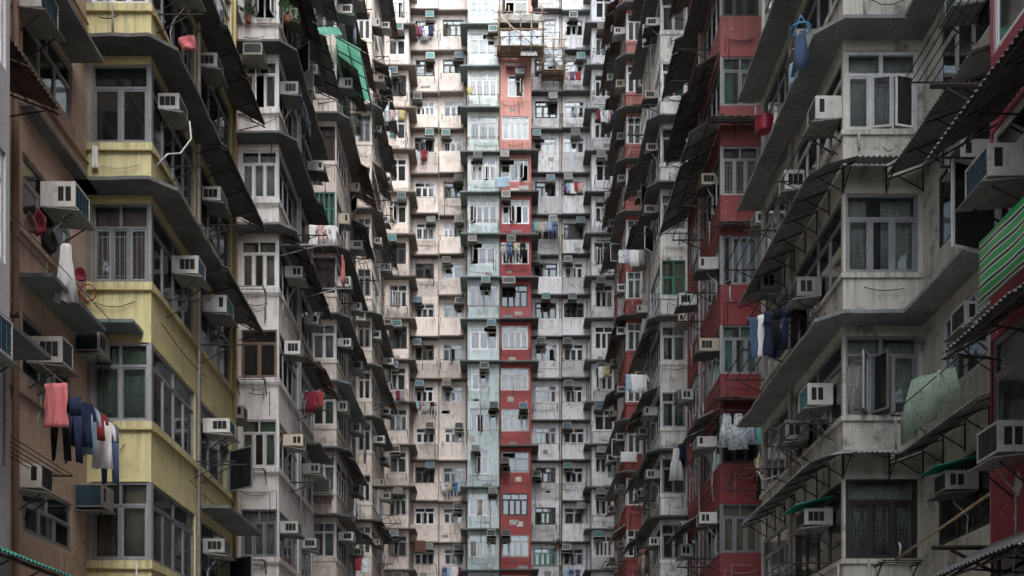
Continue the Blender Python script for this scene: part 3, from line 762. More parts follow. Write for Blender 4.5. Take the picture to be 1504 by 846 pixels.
def posts(B, mat, mid=True):
    """metal clad posts between and beside the windows of a bay"""
    for rows, f, W, proj in ((B.frows, B.front, B.W, .012), (B.srows, B.side, B.L, .010)):
        for zb, zt, ops in rows:
            edges = [0.0] + [v for o in sorted(ops) for v in o] + [W]
            for i in range(0, len(edges), 2):
                a, b = edges[i], edges[i + 1]
                if not mid and 0 < i < len(edges) - 2: continue
                if f is B.side and i == len(edges) - 2: continue
                if b - a < .01: continue
                a_ = a if i else a + .001
                m = MB(); m.fbox(f, a_, b + (proj if f is B.front and i == len(edges) - 2 else 0), .0005, proj, zb + .003, zt - .003)
                bput('window_post', m.mesh('window_post', mat), B.bld)
def dress(B, n=2):
    """pipes and sagging cables on the faces of a bay"""
    for f, W in ((B.front, B.W), (B.side, B.L)):
        for k in B.ks:
            if 1095 - 1500 * B.zc(k) / (B.Y1 + 1) < -60: continue
            z = B.zc(k) - B.h / 2
            for q in range(n if not B.near else 1):
                a = rnd.uniform(0.02, W * .4); b = rnd.uniform(W * .5, W - .02); zz = z - rnd.uniform(.25, .85); sg = rnd.uniform(.02, .12)
                m = MB(); m.path([f.p(a, .045, zz), f.p((a * 2 + b) / 3, .06, zz - sg), f.p((a + 2 * b) / 3, .06, zz - sg), f.p(b, .045, zz + .03)] + ([] if B.near else [f.p(b + .01, .045, zz - rnd.uniform(.2, .9))]), .009 if B.near else .012, 4)
                bput('cable', m.mesh('cable', rnd.choice(['iron', 'iron', 'pipe_grey']), True), B.bld)
            if rnd.random() < .5:
                a = rnd.uniform(.1, W - .1); m = MB(); m.tube(f.p(a, .05, z - rnd.uniform(.2, 1.0)), f.p(a, .05, z - .08), .025, 6); bput('waste_pipe', m.mesh('waste_pipe', 'pipe_grey', True), B.bld)
    u = (B.g1[1] + B.g2[0]) / 2
    for du, r in ((-.05, .04), (.06, .025)):
        m = MB(); m.tube(B.side.p(u + du, .06, ZG), B.side.p(u + du, .06, 40), r, 6); bput('downpipe', m.mesh('downpipe', 'pipe_grey', True), B.bld)
CUR = ['curtain_white', 'curtain_lace', 'curtain_green', 'curtain_beige', 'curtain_blue', 'curtain_white', 'curtain_teal', None, None]
def rcur(p=0.7): return rnd.choice(['curtain_white', 'curtain_lace', 'curtain_green', 'curtain_beige', 'curtain_blue', 'curtain_teal', 'curtain_brown']) if rnd.random() < p else None
def skw(frame='grey_frame', cur=0.5, nl=4, op=0.15, glass='glass'):
    d = dict(nl=nl, nu=2, th=0.42, frame=frame, glass=glass, curtain=rcur(cur))
    if rnd.random() < op: d['opens'] = {rnd.randrange(nl): (rnd.choice('LR'), rnd.uniform(40, 95))}
    return d
ACS = [('ac_white', 'fin_blue'), ('ac_white', 'fin_dark'), ('ac_white', 'fin_grey'), ('ac_grey', 'fin_dark'), ('ac_cream', 'fin_grey'), ('ac_white', 'fin_teal'), ('ac_grey', 'fin_blue')]
ACN = {('ac_white', 'fin_blue'): 'white air conditioner with blue fins', ('ac_white', 'fin_dark'): 'white air conditioner with dark fins', ('ac_white', 'fin_grey'): 'white air conditioner with grey fins',
       ('ac_grey', 'fin_dark'): 'grimy grey air conditioner', ('ac_cream', 'fin_grey'): 'yellowed air conditioner', ('ac_white', 'fin_teal'): 'white air conditioner with teal fins', ('ac_grey', 'fin_blue'): 'grimy air conditioner with blue fins'}

# ================================================================== left side
BLOCKER_Z = 13.0  # top of the unseen end wall, set by how much light it holds back
# ---- near left building: only its far corner is in view; it also carries an unseen end wall behind the camera, shaped to block light
nl_b = building('apartment_building', 'grey apartment building cut off by the left edge of the photo', -7.15, 14)
m = MB()
m.box(-9.5, -7.15, -8, 14.78, ZG, 4.0); m.box(-9.5, -7.15, -8, 14.78, 5.7, 6.9); m.box(-9.5, -7.15, -8, 14.78, 8.5, 9.7); m.box(-9.5, -7.15, -8, 14.78, 11.3, ZTOP)
for a, b in ((4.0, 5.7), (6.9, 8.5), (9.7, 11.3)): m.box(-9.5, -7.45, -8, 14.6, a, b); m.box(-9.5, -7.15, -8, 12.4, a, b); m.box(-9.5, -7.15, 14.66, 14.78, a, b); window(nl_b, F((-7.15, 0), (0, 1), (1, 0)), 13.53, (a + b) / 2, 2.2, b - a - .02, nl=4, nu=2, frame='white_frame', curtain='curtain_white')
wall_obj(nl_b, m, 'nearleft_wall')
m = MB(); m.box(-30, 0, -9, -8.0, ZG, BLOCKER_Z); m.box(0, 30, -9, -8.0, ZG, BLOCKER_Z + 7); wall_obj(nl_b, m, 'nearleft_wall', 'light_block_end_wall')  # unseen blocker: lower left half and taller right half shape the light
m = MB(); m.box(-30, -9.5, -8.0, 75, ZTOP, ZTOP + 0.3); bput('roof', m.mesh('roof', 'slab'), nl_b)
eave_box(nl_b, F((-7.15, 0), (0, 1), (1, 0)), 8, 14.9, 5.62, 0.55, 'slab_green')

# ---- brown building: wall set back between the near corner and the yellow bay
br_b = building('apartment_building', 'brown rendered apartment building set back beside the yellow window bay', -8.6, 17.7)
BR = F((-8.45, 14.79), (0, 1), (1, 0)); BW = 20.7 - 14.79
bz = 4.25
rows = []
for k in range(-1, 6):
    z = bz + H * k; kk = k
    if k < 0: continue
    hh = 1.1; ua, ub = 3.15, 5.2
    if k == 0: hh = 0.95
    rows.append((z - hh / 2, z + hh / 2, [(ua, ub)]))
    window(br_b, BR, (ua + ub) / 2, z, ub - ua - 0.01, hh - 0.01, nl=3, nu=2, th=0.42, frame='grey_frame', glass='glass_dark', curtain=[None, 'curtain_maroon', None, None, 'curtain_brown', None][k], grille='bars' if k == 0 else None)
m = MB(); wall_face(m, BR, 0, BW + 0.2, ZG, ZTOP, rows); wall_obj(br_b, m, 'brown_wall')
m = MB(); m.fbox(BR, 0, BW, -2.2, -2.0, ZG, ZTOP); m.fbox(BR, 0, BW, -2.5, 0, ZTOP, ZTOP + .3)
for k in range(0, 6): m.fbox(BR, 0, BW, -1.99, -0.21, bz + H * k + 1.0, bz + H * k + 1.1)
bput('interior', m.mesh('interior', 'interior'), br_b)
# pipes
for u, r in ((1.55, 0.05), (2.75, 0.06)):
    m = MB(); m.tube(BR.p(u, 0.07, ZG), BR.p(u, 0.07, 30), r, 8); bput('downpipe', m.mesh('downpipe', 'pipe_brown', True), br_b)
for k in range(0, 5):
    z = bz + 0.25 + H * k - 1.2
    m = MB(); m.tube(BR.p(0.3, 0.04, z + 0.02), BR.p(BW - 0.05, 0.04, z), 0.03, 6); bput('conduit', m.mesh('conduit', 'pipe_brown', True), br_b)
# eaves over the brown wall
for k, a, b, mat in ((3, 3.0, BW - 0.75, 'slab'), (2, 3.0, BW - 0.05, 'slab'), (1, 2.9, BW - 0.65, 'slab_green')):
    z = bz + H * k + (1.05 if k == 1 else 0.62) if k != 2 else 11.15
    e = eave_box(br_b, BR, a, b, z, 0.64 if k != 2 else .26, mat)
    eave_brackets(br_b, e, BR, [a + 0.3, b - 0.5] if k != 2 else [], z, 0.6, 'slab')

# ---- yellow bay
ye_b = building('apartment_building', 'yellow painted apartment building with wraparound window bay', -7.8, 23.8)
B1 = Bay(ye_b, -1, 7.15, 8.45, 20.7, 27.0, 20.7, 'yellow_wall', 'slab', 4.55, range(-1, 6), near=True, split=0.49, h=1.6, ptop=.16)
B1.fwin(5, nl=3, nu=2, frame='white_frame', curtain='curtain_white')
B1.fwin(4, nl=3, nu=2, frame='white_frame', curtain='curtain_beige')
B1.fwin(3, nl=2, nu=1, th=0.46, frame='grey_frame', glass='glass_dark')
B1.fwin(2, nl=3, nu=2, th=0.48, frame='grey_frame', curtain='curtain_purple', grille='bars')
B1.fwin(1, nl=2, nu=2, th=0.46, frame='grey_frame', curtain='curtain_green', grille='hourglass', gm='grey_frame')
B1.fwin(0, nl=2, nu=2, th=0.46, frame='grey_frame', curtain='curtain_beige', grille='hourglass', gm='grey_frame')
for k in range(0, 6):
    g = dict(nl=4, nu=2, th=0.44, frame='grey_frame', glass='glass', curtain=[None, 'curtain_lace', None, None, 'curtain_green', None][k])
    g2 = dict(nl=3, nu=2, th=0.44, frame='grey_frame', glass='glass', curtain=rcur(0.4))
    if k in (0, 1): g2['opens'] = {2: ('R', 55)}
    B1.swin(k, (1, 2), (g, g2))
B1.eave(3, brackets=True); B1.eave(2, brackets=True); B1.eave(4, brackets=True)
e = eave_box(ye_b, B1.front, 0, 1.15, B1.ze(1), 0.6, 'slab_green'); eave_brackets(ye_b, e, B1.front, [0.75], B1.ze(1), 0.6, 'slab')
eave_box(ye_b, B1.side, B1.g2[0], B1.L + 0.1, B1.ze(0) + 0.05, 0.75, 'slab')
B1.finish()
for k in range(0, 6):                               # conduit round the spandrel
    z = B1.zc(k) - 0.98 + (0.0)
    m = MB(); m.path([B1.front.p(0.02, 0.05, z), B1.front.p(B1.W - 0.02, 0.05, z), B1.side.p(0.1, 0.06, z), B1.side.p(B1.L, 0.06, z)], 0.022, 6)
    bput('conduit', m.mesh('conduit', 'pipe_yellow', True), ye_b)
m = MB(); m.tube(B1.side.p(B1.L - 0.1, 0.06, ZG), B1.side.p(B1.L - 0.1, 0.06, 25), 0.045, 8); bput('downpipe', m.mesh('downpipe', 'pipe_yellow', True), ye_b)

A = lambda f, u, z, lab, v=0, **kw: ac(f, u, z, lab, ACS[v][0], ACS[v][1], near=True, **kw)
A(B1.side, 0.75, B1.zc(3) + 0.18, 'air conditioner with blue fins and white hose on the yellow bay below its second eave', 0)
A(B1.side, 1.6, B1.zc(2) + 0.0, 'blue finned air conditioner beside the purple curtained window of the yellow bay', 0)
A(B1.side, 3.55, B1.zc(4) + 0.1, 'topmost white air conditioner jutting from the far half of the yellow bay', 2)
A(B1.side, 3.9, B1.zc(3) - 0.05, 'white air conditioner under the second dark awning of the yellow bay', 2)
A(B1.side, 3.9, B1.zc(2) + 0.12, 'white air conditioner under the lowest dark awning of the yellow bay', 5)
A(B1.side, 3.9, B1.zc(1) + 0.1, 'white air conditioner above an open sash on the yellow bay', 0)
A(B1.side, 3.9, B1.zc(0) + 0.05, 'white air conditioner under a small flat eave, lowest on the yellow bay', 2)
A(B1.side, 1.0, B1.zc(4) + 0.1, 'white air conditioner cut by the top edge above the pink bag', 2)
A(B1.front, 0.15, B1.zc(1) + 0.42, 'dark finned air conditioner at the left end of the green curtained window', 1, h=0.45)
A(B1.front, 0.22, B1.zc(0) + 0.16, 'dark finned air conditioner at the left end of the beige curtained window', 6, h=0.46)
A(BR, 4.2, 9.85, 'blue finned air conditioner on the brown wall above the hanging white cloth', 0, h=0.46)
A(BR, 3.1, 12.7, 'large blue finned air conditioner at the top of the brown wall', 0, h=0.5, w=0.7)
A(BR, 3.55, 6.8, 'dark finned air conditioner on the brown wall above the pink towel', 1, h=0.46)
A(BR, 3.0, 4.44, 'dark finned air conditioner over the barred window of the brown wall', 1, h=0.42)
A(F((-7.15, 0), (0, 1), (1, 0)), 13.4, 5.17, 'air conditioner with pale grille cut by the left edge of the photo', 0, h=0.5)
for k, lab in ((4, 'upper dark corrugated awning on the far half of the yellow bay'), (3, 'middle dark corrugated awning on the far half of the yellow bay'), (2, 'lower dark corrugated awning on the far half of the yellow bay')):
    awning(B1.side, B1.g2[0] - 0.2, B1.L + 0.5, B1.ze(k) + 0.25, 0.72, 0.38, lab, 'tin_dark', near=True)
awning(BR, 0.1, 2.3, 10.98, 1.0, 0.4, 'rusty corrugated awning beside the grey panel at the left edge', 'tin_rust', near=True)
awning(F((-7.15, 0), (0, 1), (1, 0)), 12.0, 15.6, 2.75, 0.6, 0.25, 'green corrugated awning at the bottom left corner of the photo', 'tin_green', near=True)
# racks and poles near left
RKL = [(4, 0.35, 'black iron rack arm on the yellow bay under the pink bag'), (3, 0.9, 'black iron rack arm on the yellow bay behind the hose'), (2, 0.9, 'black iron rack arm on the yellow bay below the purple curtains'), (1, 2.9, 'black iron rack arm at the yellow post of the green curtained storey'), (0, 2.9, 'black iron rack arm at the yellow post of the lowest full storey')]
for k, u, lab in RKL:
    rack(B1.side, u, u + 0.03, B1.zc(k) - 0.85 + (0.1 if k > 1 else 0.05), 0.95, lab, 0, strut=0.4)
for k, lab in ((3, 'black rack arm on the yellow corner post below the top awning'), (2, 'black rack arm on the yellow corner post below the middle awning'), (1, 'pair of black rack arms on the yellow bay beside the open sash')):
    rack(B1.side, 3.35, 3.37, B1.zc(k) - 0.75, 1.1, lab, 0, strut=0.45)
rack(BR, 0.55, 0.58, 8.55, 0.9, 'iron comb bracket with pegs beside the grey panel at upper left', 0, r=0.022, mat='tray_dark', pegs=True)
rack(BR, 1.0, 1.03, 6.65, 0.95, 'black toothed bracket on the brown wall beside the white cloth', 0, r=0.025, pegs=True)
rack(BR, 0.6, 5.6, 8.35, 0.72, 'blue clothes rail along the brown wall holding bags and white cloth', 2, r=0.012, strut=0.3, mat='fin_blue')
rack(BR, 0.3, 5.4, 6.22, 0.88, 'reddish clothes pole along the brown wall carrying the pink towel', 1, r=0.016, strut=0.3, mat='pipe_brown')
rack(BR, 0.2, 3.2, 4.75, 0.85, 'iron rack of parallel rails at the lower left edge', 5, r=0.012, strut=0.0)
hose([B1.side.p(0.75, 0.55, B1.zc(3) + 0.1), B1.side.p(0.7, 0.6, B1.zc(3) - 0.3), B1.side.p(0.45, 0.45, B1.zc(3) - 0.75), B1.side.p(0.12, 0.3, B1.zc(3) - 0.95), B1.side.p(0.1, 0.08, B1.zc(3) - 1.2)], 0.018, 'white drain hose curling down from the blue finned air conditioner')
# laundry near left
def hang(Y, X, z, kind, c, wd, h, lab, rz=0.0, cat=None): garment((X, Y, z), rz + rnd.uniform(-0.25, 0.25), kind, c, wd, h, lab, cat=cat)
hang(17.2, -7.55, 6.10, 'towel', 'pink', 0.42, 0.74, 'pink towel nearest on the pole outside the brown wall')
hang(17.55, -7.62, 6.05, 'trousers', 'black', 0.42, 1.15, 'black trousers behind the pink towel on the pole')
hang(17.95, -7.58, 6.12, 'trousers', 'navy', 0.40, 1.15, 'navy trousers hanging just right of the pink towel')
hang(18.25, -7.56, 6.14, 'shirt', 'navy', 0.52, 0.80, 'navy shirt on a hanger beside the navy trousers')
hang(18.60, -7.58, 6.14, 'shirt', 'light blue', 0.5, 0.85, 'light blue shirt in the middle of the hung wash')
hang(18.95, -7.56, 6.16, 'shirt', 'red', 0.42, 0.5, 'small red shirt on the pole by the yellow bay')
hang(19.25, -7.57, 6.12, 'shirt', 'white', 0.5, 0.90, 'white shirt hanging right of the small red shirt')
hang(19.6, -7.56, 6.12, 'trousers', 'denim blue', 0.40, 1.1, 'blue jeans at the right end of the hung wash')
hang(18.3, -7.85, 9.0, 'dress', 'white', 0.42, 1.05, 'long white cloth hung from the blue rail on the brown wall', cat='cloth')
hang(17.1, -7.8, 8.95, 'bundle', 'maroon', 0.28, 0.42, 'maroon bag on the blue rail of the brown wall')
hang(17.5, -7.8, 8.85, 'bundle', 'black', 0.3, 0.42, 'black bag on the blue rail of the brown wall')
hang(16.8, -7.8, 8.75, 'bundle', 'brown', 0.18, 0.28, 'small brown bag left of the maroon bag')
hang(18.7, -7.75, 8.75, 'bundle', 'maroon', 0.2, 0.26, 'small red bundle behind the long white cloth')
hang(20.6, -8.25, 12.1, 'towel', 'white', 0.12, 0.45, 'small white rag on the yellow wall at upper left')
hang(21.8, -6.75, 15.15, 'bundle', 'pink', 0.42, 0.30, 'pink bag perched on the rack of the yellow bay')
m = MB()
for i in range(14):
    a0, a1 = 2 * math.pi * i / 14, 2 * math.pi * (i + 1) / 14
    m.tube((0.16 * math.cos(a0), 0, 0.16 * math.sin(a0)), (0.16 * math.cos(a1), 0, 0.16 * math.sin(a1)), 0.012, 4)
tag(put('hoop', m.mesh('hoop', 'cloth_red'), None, (-7.9, 19.4, 8.6)), 'red wire hoop beside the long white cloth', 'hoop')

# ---- generic clutter for the bays farther down the court
GARM = [('shirt', 'blue striped', .55, .7), ('shirt', 'red striped', .5, .65), ('dress', 'dotted grey', .6, .9), ('towel', 'white floral', .45, .7), ('shirt', 'white', .55, .7), ('shirt', 'navy', .55, .7), ('trousers', 'black', .45, 1.0), ('towel', 'light blue', .45, .7), ('shirt', 'purple', .5, .65), ('towel', 'red', .4, .6), ('shirt', 'grey', .5, .7), ('trousers', 'denim blue', .45, 1.0), ('towel', 'white', .5, .8), ('shirt', 'turquoise', .5, .6), ('shirt', 'light blue', .5, .7), ('shirt', 'beige', .5, .7), ('shirt', 'maroon', .5, .7), ('shirt', 'yellow', .5, .6), ('trousers', 'grey', .42, .95)]
def wash(f, u, z, d, n, where, axis='u', step=0.3, kinds=None):
    """n garments side by side; each label names garment, order and place"""
    for i in range(n):
        kind, c, wd, h = rnd.choice(GARM) if kinds is None else kinds[i]
        s = rnd.uniform(0.85, 1.1)
        pos = f.p(u + (i * step if axis == 'u' else 0), d + (i * step if axis == 'd' else 0), z)
        od = ['first', 'second', 'third', 'fourth', 'fifth', 'sixth', 'seventh', 'eighth'][i]
        garment(pos, (f.rz if axis == 'u' else f.rz + R(90)) + rnd.uniform(-.2, .2), kind, c, wd * s, h * s, f'{c} {kind} hung {od} {where}')
def clutter(B, who, first, spec=None):
    """side windows, air conditioners, awnings, racks; first = lowest storey in view"""
    for k in B.ks:
        o = ORD[min(15, max(0, k - first))]
        st = f'{o} storey up'
        if k < first or 1095 - 1500 * B.zc(k) / (B.Y1 + 1) < -60: continue
        if rnd.random() < 0.8:
            v = rnd.randrange(len(ACS)); ac(B.side, rnd.uniform(0.55, 1.3), B.zc(k) + rnd.uniform(-0.3, 0.35), f'{ACN[ACS[v]]} at {who} corner, {st}', *ACS[v], tray=rnd.choice(['tray', 'tray_dark']), slope=rnd.choice([0.05, 0.12]))
        if rnd.random() < 0.72:
            v = rnd.randrange(len(ACS)); ac(B.side, rnd.uniform(B.g2[0] + .4, B.g2[1] - .4), B.zc(k) + rnd.uniform(-0.3, 0.35), f'{ACN[ACS[v]]} far along the {who}, {st}', *ACS[v], tray=rnd.choice(['tray', 'tray_dark']), slope=rnd.choice([0.05, 0.12]))
        if rnd.random() < 0.55:
            a = rnd.uniform(0.6, 0.95)
            awning(B.side, B.g2[0] - rnd.uniform(0, .4), B.L + rnd.uniform(0, .9), B.ze(k) + 0.25, a, a * rnd.uniform(.35, .7), f'dark corrugated awning on the far half of the {who}, {st}', rnd.choice(['tin_dark', 'tin_dark', 'tin_grey', 'tin_rust']))
        if rnd.random() < 0.25:
            a = rnd.uniform(0.6, 0.9)
            awning(B.side, B.g1[0], B.g1[1], B.ze(k) + 0.1, a, a * rnd.uniform(.4, .8), f'corrugated awning by the corner of the {who}, {st}', rnd.choice(['tin_dark', 'tin_grey']))
        if rnd.random() < 0.55:
            u = rnd.uniform(0.1, 3.0); rack(B.side, u, u + rnd.choice([0.03, 1.6, 2.2]), B.zc(k) - 0.8, rnd.uniform(.8, 1.2), f'iron laundry rack on the side of the {who}, {st}', rnd.choice([2, 3]), r=0.02)
        if rnd.random() < 0.24:
            u = rnd.uniform(0.4, 3.2); wash(B.side, u, B.zc(k) - rnd.uniform(0.2, 0.75), rnd.uniform(0.5, 0.8), rnd.choice([2, 3, 4]), f'beside the {who}, {st}', rnd.choice(['u', 'd']), 0.26)
        if rnd.random() < 0.3:
            v = rnd.randrange(len(ACS)); ac(B.rec, (B.Y0 - B.Yp) * rnd.uniform(.35, .75), B.zc(k) + rnd.uniform(-.2, .3), f'{ACN[ACS[v]]} recessed before the {who}, {st}', *ACS[v], dp=0.75)

# ---- white bay on the left
wl_b = building('apartment_building', 'white apartment building with window bay just beyond the yellow one', -7.7, 35)
B2 = Bay(wl_b, -1, 7.08, 8.35, 32.1, 37.9, 27.0, 'white_left_wall', 'slab', (1095 - 783) * 32.1 / 1500, range(-1, 9), recess_wall='brown_wall', split=0.55)
wf, gf = 'white_frame', 'grey_frame'
FR2 = {0: dict(nl=3, nu=2, frame=gf, curtain='curtain_lace'), 1: dict(nl=3, nu=2, frame=wf, curtain='curtain_green'), 2: dict(nl=2, nu=1, frame='brown_frame', glass='glass_dark'),
       3: dict(nl=3, nu=2, frame=wf, curtain='curtain_beige'), 4: dict(nl=3, nu=2, frame=wf, curtain='curtain_lace'), 5: dict(nl=3, nu=2, frame=wf, curtain='curtain_brown', opens={1: ('L', 75)}),
       6: dict(nl=3, nu=2, frame=wf, opens={1: ('L', 60), 2: ('R', 80)}), 7: dict(nl=3, nu=2, frame=wf, curtain='curtain_white'), 8: dict(nl=3, nu=2, frame=wf)}
for k, d in FR2.items(): B2.fwin(k, **d)
for k in range(0, 9): B2.swin(k, (1, 2), (skw(gf, .5), skw(gf, .5)))
for k in (3, 4, 5, 6, 7): B2.eave(k)
eave_box(wl_b, B2.side, B2.g2[0], B2.L, B2.ze(2), 0.7, 'slab'); eave_box(wl_b, B2.side, B2.g2[0], B2.L, B2.ze(1), 0.7, 'slab')
B2.finish()
for k in range(0, 8):
    z = B2.zc(k) - 0.98; m = MB(); m.path([B2.front.p(0, 0.05, z), B2.front.p(B2.W, 0.05, z), B2.side.p(0.1, 0.05, z), B2.side.p(B2.L, 0.05, z)], 0.025, 5); bput('conduit', m.mesh('conduit', 'pipe_grey', True), wl_b)
clutter(B2, 'white left bay', 0)
ac(B2.front, 0.62, B2.zc(5) + 0.5, 'white framed air conditioner on the white left bay above an open sash', 'ac_white', 'fin_dark', dp=0.7)
plant(B2.front.p(0.35, 0.12, B2.zc(6) - 0.95), 1.1, 'potted plant on the ledge of the white left bay', seed=3)
plant(B2.side.p(0.15, 0.25, B2.zc(6) - 0.75), 1.2, 'bushy plant at the corner of the white left bay', seed=5)
plant(B2.front.p(0.75, 0.25, B2.zc(6) - 0.5), 1.6, 'dark leafy plant in the open window of the white left bay', seed=8, pot=False)
wash(B2.side, 0.5, B2.zc(5) - 0.05, 0.65, 5, 'off the white left bay below its upper eave', 'u', 0.34, [('shirt', 'navy', .6, .8), ('trousers', 'black', .5, 1.0), ('shirt', 'navy', .6, .75), ('shirt', 'black', .55, .8), ('trousers', 'navy', .5, .9)])
rack(B2.side, 0.3, 3.4, B2.zc(3) + 0.75, 1.75, 'wide pale rack of rods projecting from the white left bay', 3, r=0.022, mat='steel')
garment(B2.side.p(1.8, 1.75, B2.zc(3) + 1.05), R(90), 'towel', 'pink', 0.5, 0.9, 'pale pink towel at the end of the wide pale rack')
for k, lab in ((2, 'toothed black rack below the dark open window of the white left bay'), (1, 'black rack arm under the green curtained window of the white left bay'), (0, 'black rack arm at the lowest window of the white left bay'), (3, 'small toothed rack under the beige curtains of the white left bay')):
    rack(B2.front, 0.05, 0.9, B2.zc(k) - 0.95, 0.5, lab, 2, r=0.016)

# ---- pinkish grey bay
pk_b = building('apartment_building', 'pinkish grey apartment building with bluish side, third bay on the left', -7.7, 46)
B3 = Bay(pk_b, -1, 7.15, 8.25, 43.6, 49.4, 37.9, 'pinkgrey_wall', 'slab', (1095 - 793) * 43.6 / 1500, range(-1, 12), split=0.55)
FR3 = {2: dict(curtain='curtain_green'), 1: dict(curtain='curtain_lace'), 0: dict(curtain='curtain_green'), 3: dict(curtain='curtain_lace'), 4: dict(frame='dark_frame', curtain='curtain_maroon'), 5: dict(frame='green_frame', nl=4, nu=4, th=.7, curtain='curtain_lace'), 6: dict(frame='dark_frame', curtain='curtain_maroon'), 7: dict(curtain='curtain_brown', frame=wf), 8: dict(frame=gf), 9: dict(curtain='curtain_blue'), 10: dict(), 11: dict()}
for k, d in FR3.items(): B3.fwin(k, **{**dict(nl=2, nu=2, frame=wf), **d})
for k in range(0, 12): B3.swin(k, (1, 2), (skw(rnd.choice([gf, wf]), .5), skw(rnd.choice([gf, wf]), .5)))
for k in (0, 1, 2, 3, 4, 6, 8, 9, 10): B3.eave(k, mat=rnd.choice(['slab', 'slab', 'slab_green']))
B3.finish()
clutter(B3, 'pinkish left bay', 0)
ac(B3.front, 0.45, B3.zc(7) + 0.4, 'blue fronted air conditioner under the green plastic canopy', 'ac_white', 'fin_blue')
ac(B3.front, 0.5, B3.zc(1) - 0.95, 'large grey air conditioner on the ledge of the pinkish left bay', 'ac_grey', 'fin_dark', w=0.85, h=0.6)
# green plastic canopy
t = thing('canopy', 'translucent green plastic canopy wrapping a bay on the left', 'canopy', B3.side.p(0, 0, B3.ze(7) + 0.5), B3.side.rz, None)
m = corr_mesh(3.6, 1.25, 14, 0.02); me = m.mesh('sheet', 'green_plastic'); put('sheet', me, t, (1.35, 0, 0.05), 0, R(28))
m = corr_mesh(1.75, 1.0, 7, 0.02); put('sheet', m.mesh('sheet', 'green_plastic'), t, (-0.45 - 0.0, 0.55, 0.05), R(-90), R(20))
m = MB()
m.quad([(-0.45, -1.1, -0.6), (3.15, -1.1, -0.6), (3.15, -1.35, -1.9), (-0.45, -1.35, -1.9)]); m.quad([(-0.45, -1.36, -1.91), (3.15, -1.36, -1.91), (3.15, -1.11, -0.61), (-0.45, -1.11, -0.61)]); put('side_sheet', m.mesh('side_sheet', 'green_plastic'), t)
for i in range(5):
    x = -0.45 + 0.9 * i; m = MB(); m.path([(x, 0, 0), (x, -1.08, -0.62), (x, -1.33, -1.92)], 0.025, 5); put('rib', m.mesh('rib', 'iron'), t)
for y, z in ((-0.55, -0.3), (-1.12, -0.64), (-1.34, -1.9)):
    m = MB(); m.tube((-0.5, y, z - 0.02), (3.2, y, z - 0.02), 0.022, 5); put('rail', m.mesh('rail', 'iron'), t)

# ---- far left bay
fl_b = building('apartment_building', 'narrow cream apartment building with blue side, farthest bay on the left', -7.7, 59)
B4 = Bay(fl_b, -1, 7.25, 8.1, 56.0, 62.0, 49.4, 'farleft_wall', 'slab', (1095 - 793) * 56.0 / 1500, range(-1, 15), split=0.55)
for k in range(0, 15):
    B4.fwin(k, nl=2, nu=2, frame=rnd.choice([wf, wf, gf]), curtain=rcur(.6)); B4.swin(k, (1, 2), (skw(wf, .5), skw(wf, .5)))
    if rnd.random() < .6: B4.eave(k)
B4.finish()
clutter(B4, 'farthest left bay', 0)
m = MB(); m.box(-8.3, -8.1, 62, 71, ZG, ZTOP); wall_obj(fl_b, m, 'farleft_wall', 'recess_wall')

for b_ in (B1, B2, B3, B4): dress(b_)
posts(B1, 'grey_frame', mid=False); posts(B2, 'white_frame')

# ================================================================== right side
# ---- near red building at the right edge; its mass runs back past the camera
nr_b = building('apartment_building', 'dark red apartment building cut off by the right edge of the photo', 7.2, 13)
NR = F((6.7, 14.06), (0, -1), (-1, 0))               # u runs towards the camera
nz = 4.6; NH = 2.85
rows = []
for k in range(-1, 4):
    z = nz + NH * k
    rows.append((z - 0.85, z + 0.95, [(0.02, 3.4)]))
    window(nr_b, NR, 1.71, z + 0.05, 3.37, 1.79, nl=4, nu=3, th=0.5, frame='grey_frame' if k < 1 else 'white_frame', glass='glass', curtain='curtain_beige' if k < 1 else 'curtain_white', b=0.07, opens={0: ('L', 70)} if k == 1 else None)
m = MB(); wall_face(m, NR, 0, 22, ZG, ZTOP, rows)
m.box(6.9, 8.27, 13.86, 14.06, ZG, ZTOP); wall_obj(nr_b, m, 'darkred_near_wall')
m = MB(); m.box(9.6, 9.8, -8, 14.06, ZG, ZTOP); m.box(8.3, 9.6, 13.86, 14.05, ZG, ZTOP)
for k in range(-1, 4): m.box(6.91, 9.59, 8, 13.85, nz + NH * k + 1.2, nz + NH * k + 1.3)
bput('interior', m.mesh('interior', 'interior'), nr_b)
m = MB(); m.box(6.7, 30, -8.0, 75, ZTOP, ZTOP + 0.3); bput('roof', m.mesh('roof', 'slab'), nr_b)
awning(NR, .35, 6.0, nz + 1.05, .8, 0.45, 'dark corrugated awning under the striped tarpaulin on the right', 'tin_dark', near=True)
awning(NR, .2, 6.0, nz + NH + 1.0, .95, 0.55, 'dark corrugated awning at upper right below the red spandrel', 'tin_dark', near=True)
awning(NR, 0.1, 6.0, nz - NH + 0.95, 0.95, 0.5, 'dark green corrugated awning at the bottom right corner', 'tin_dark', near=True)
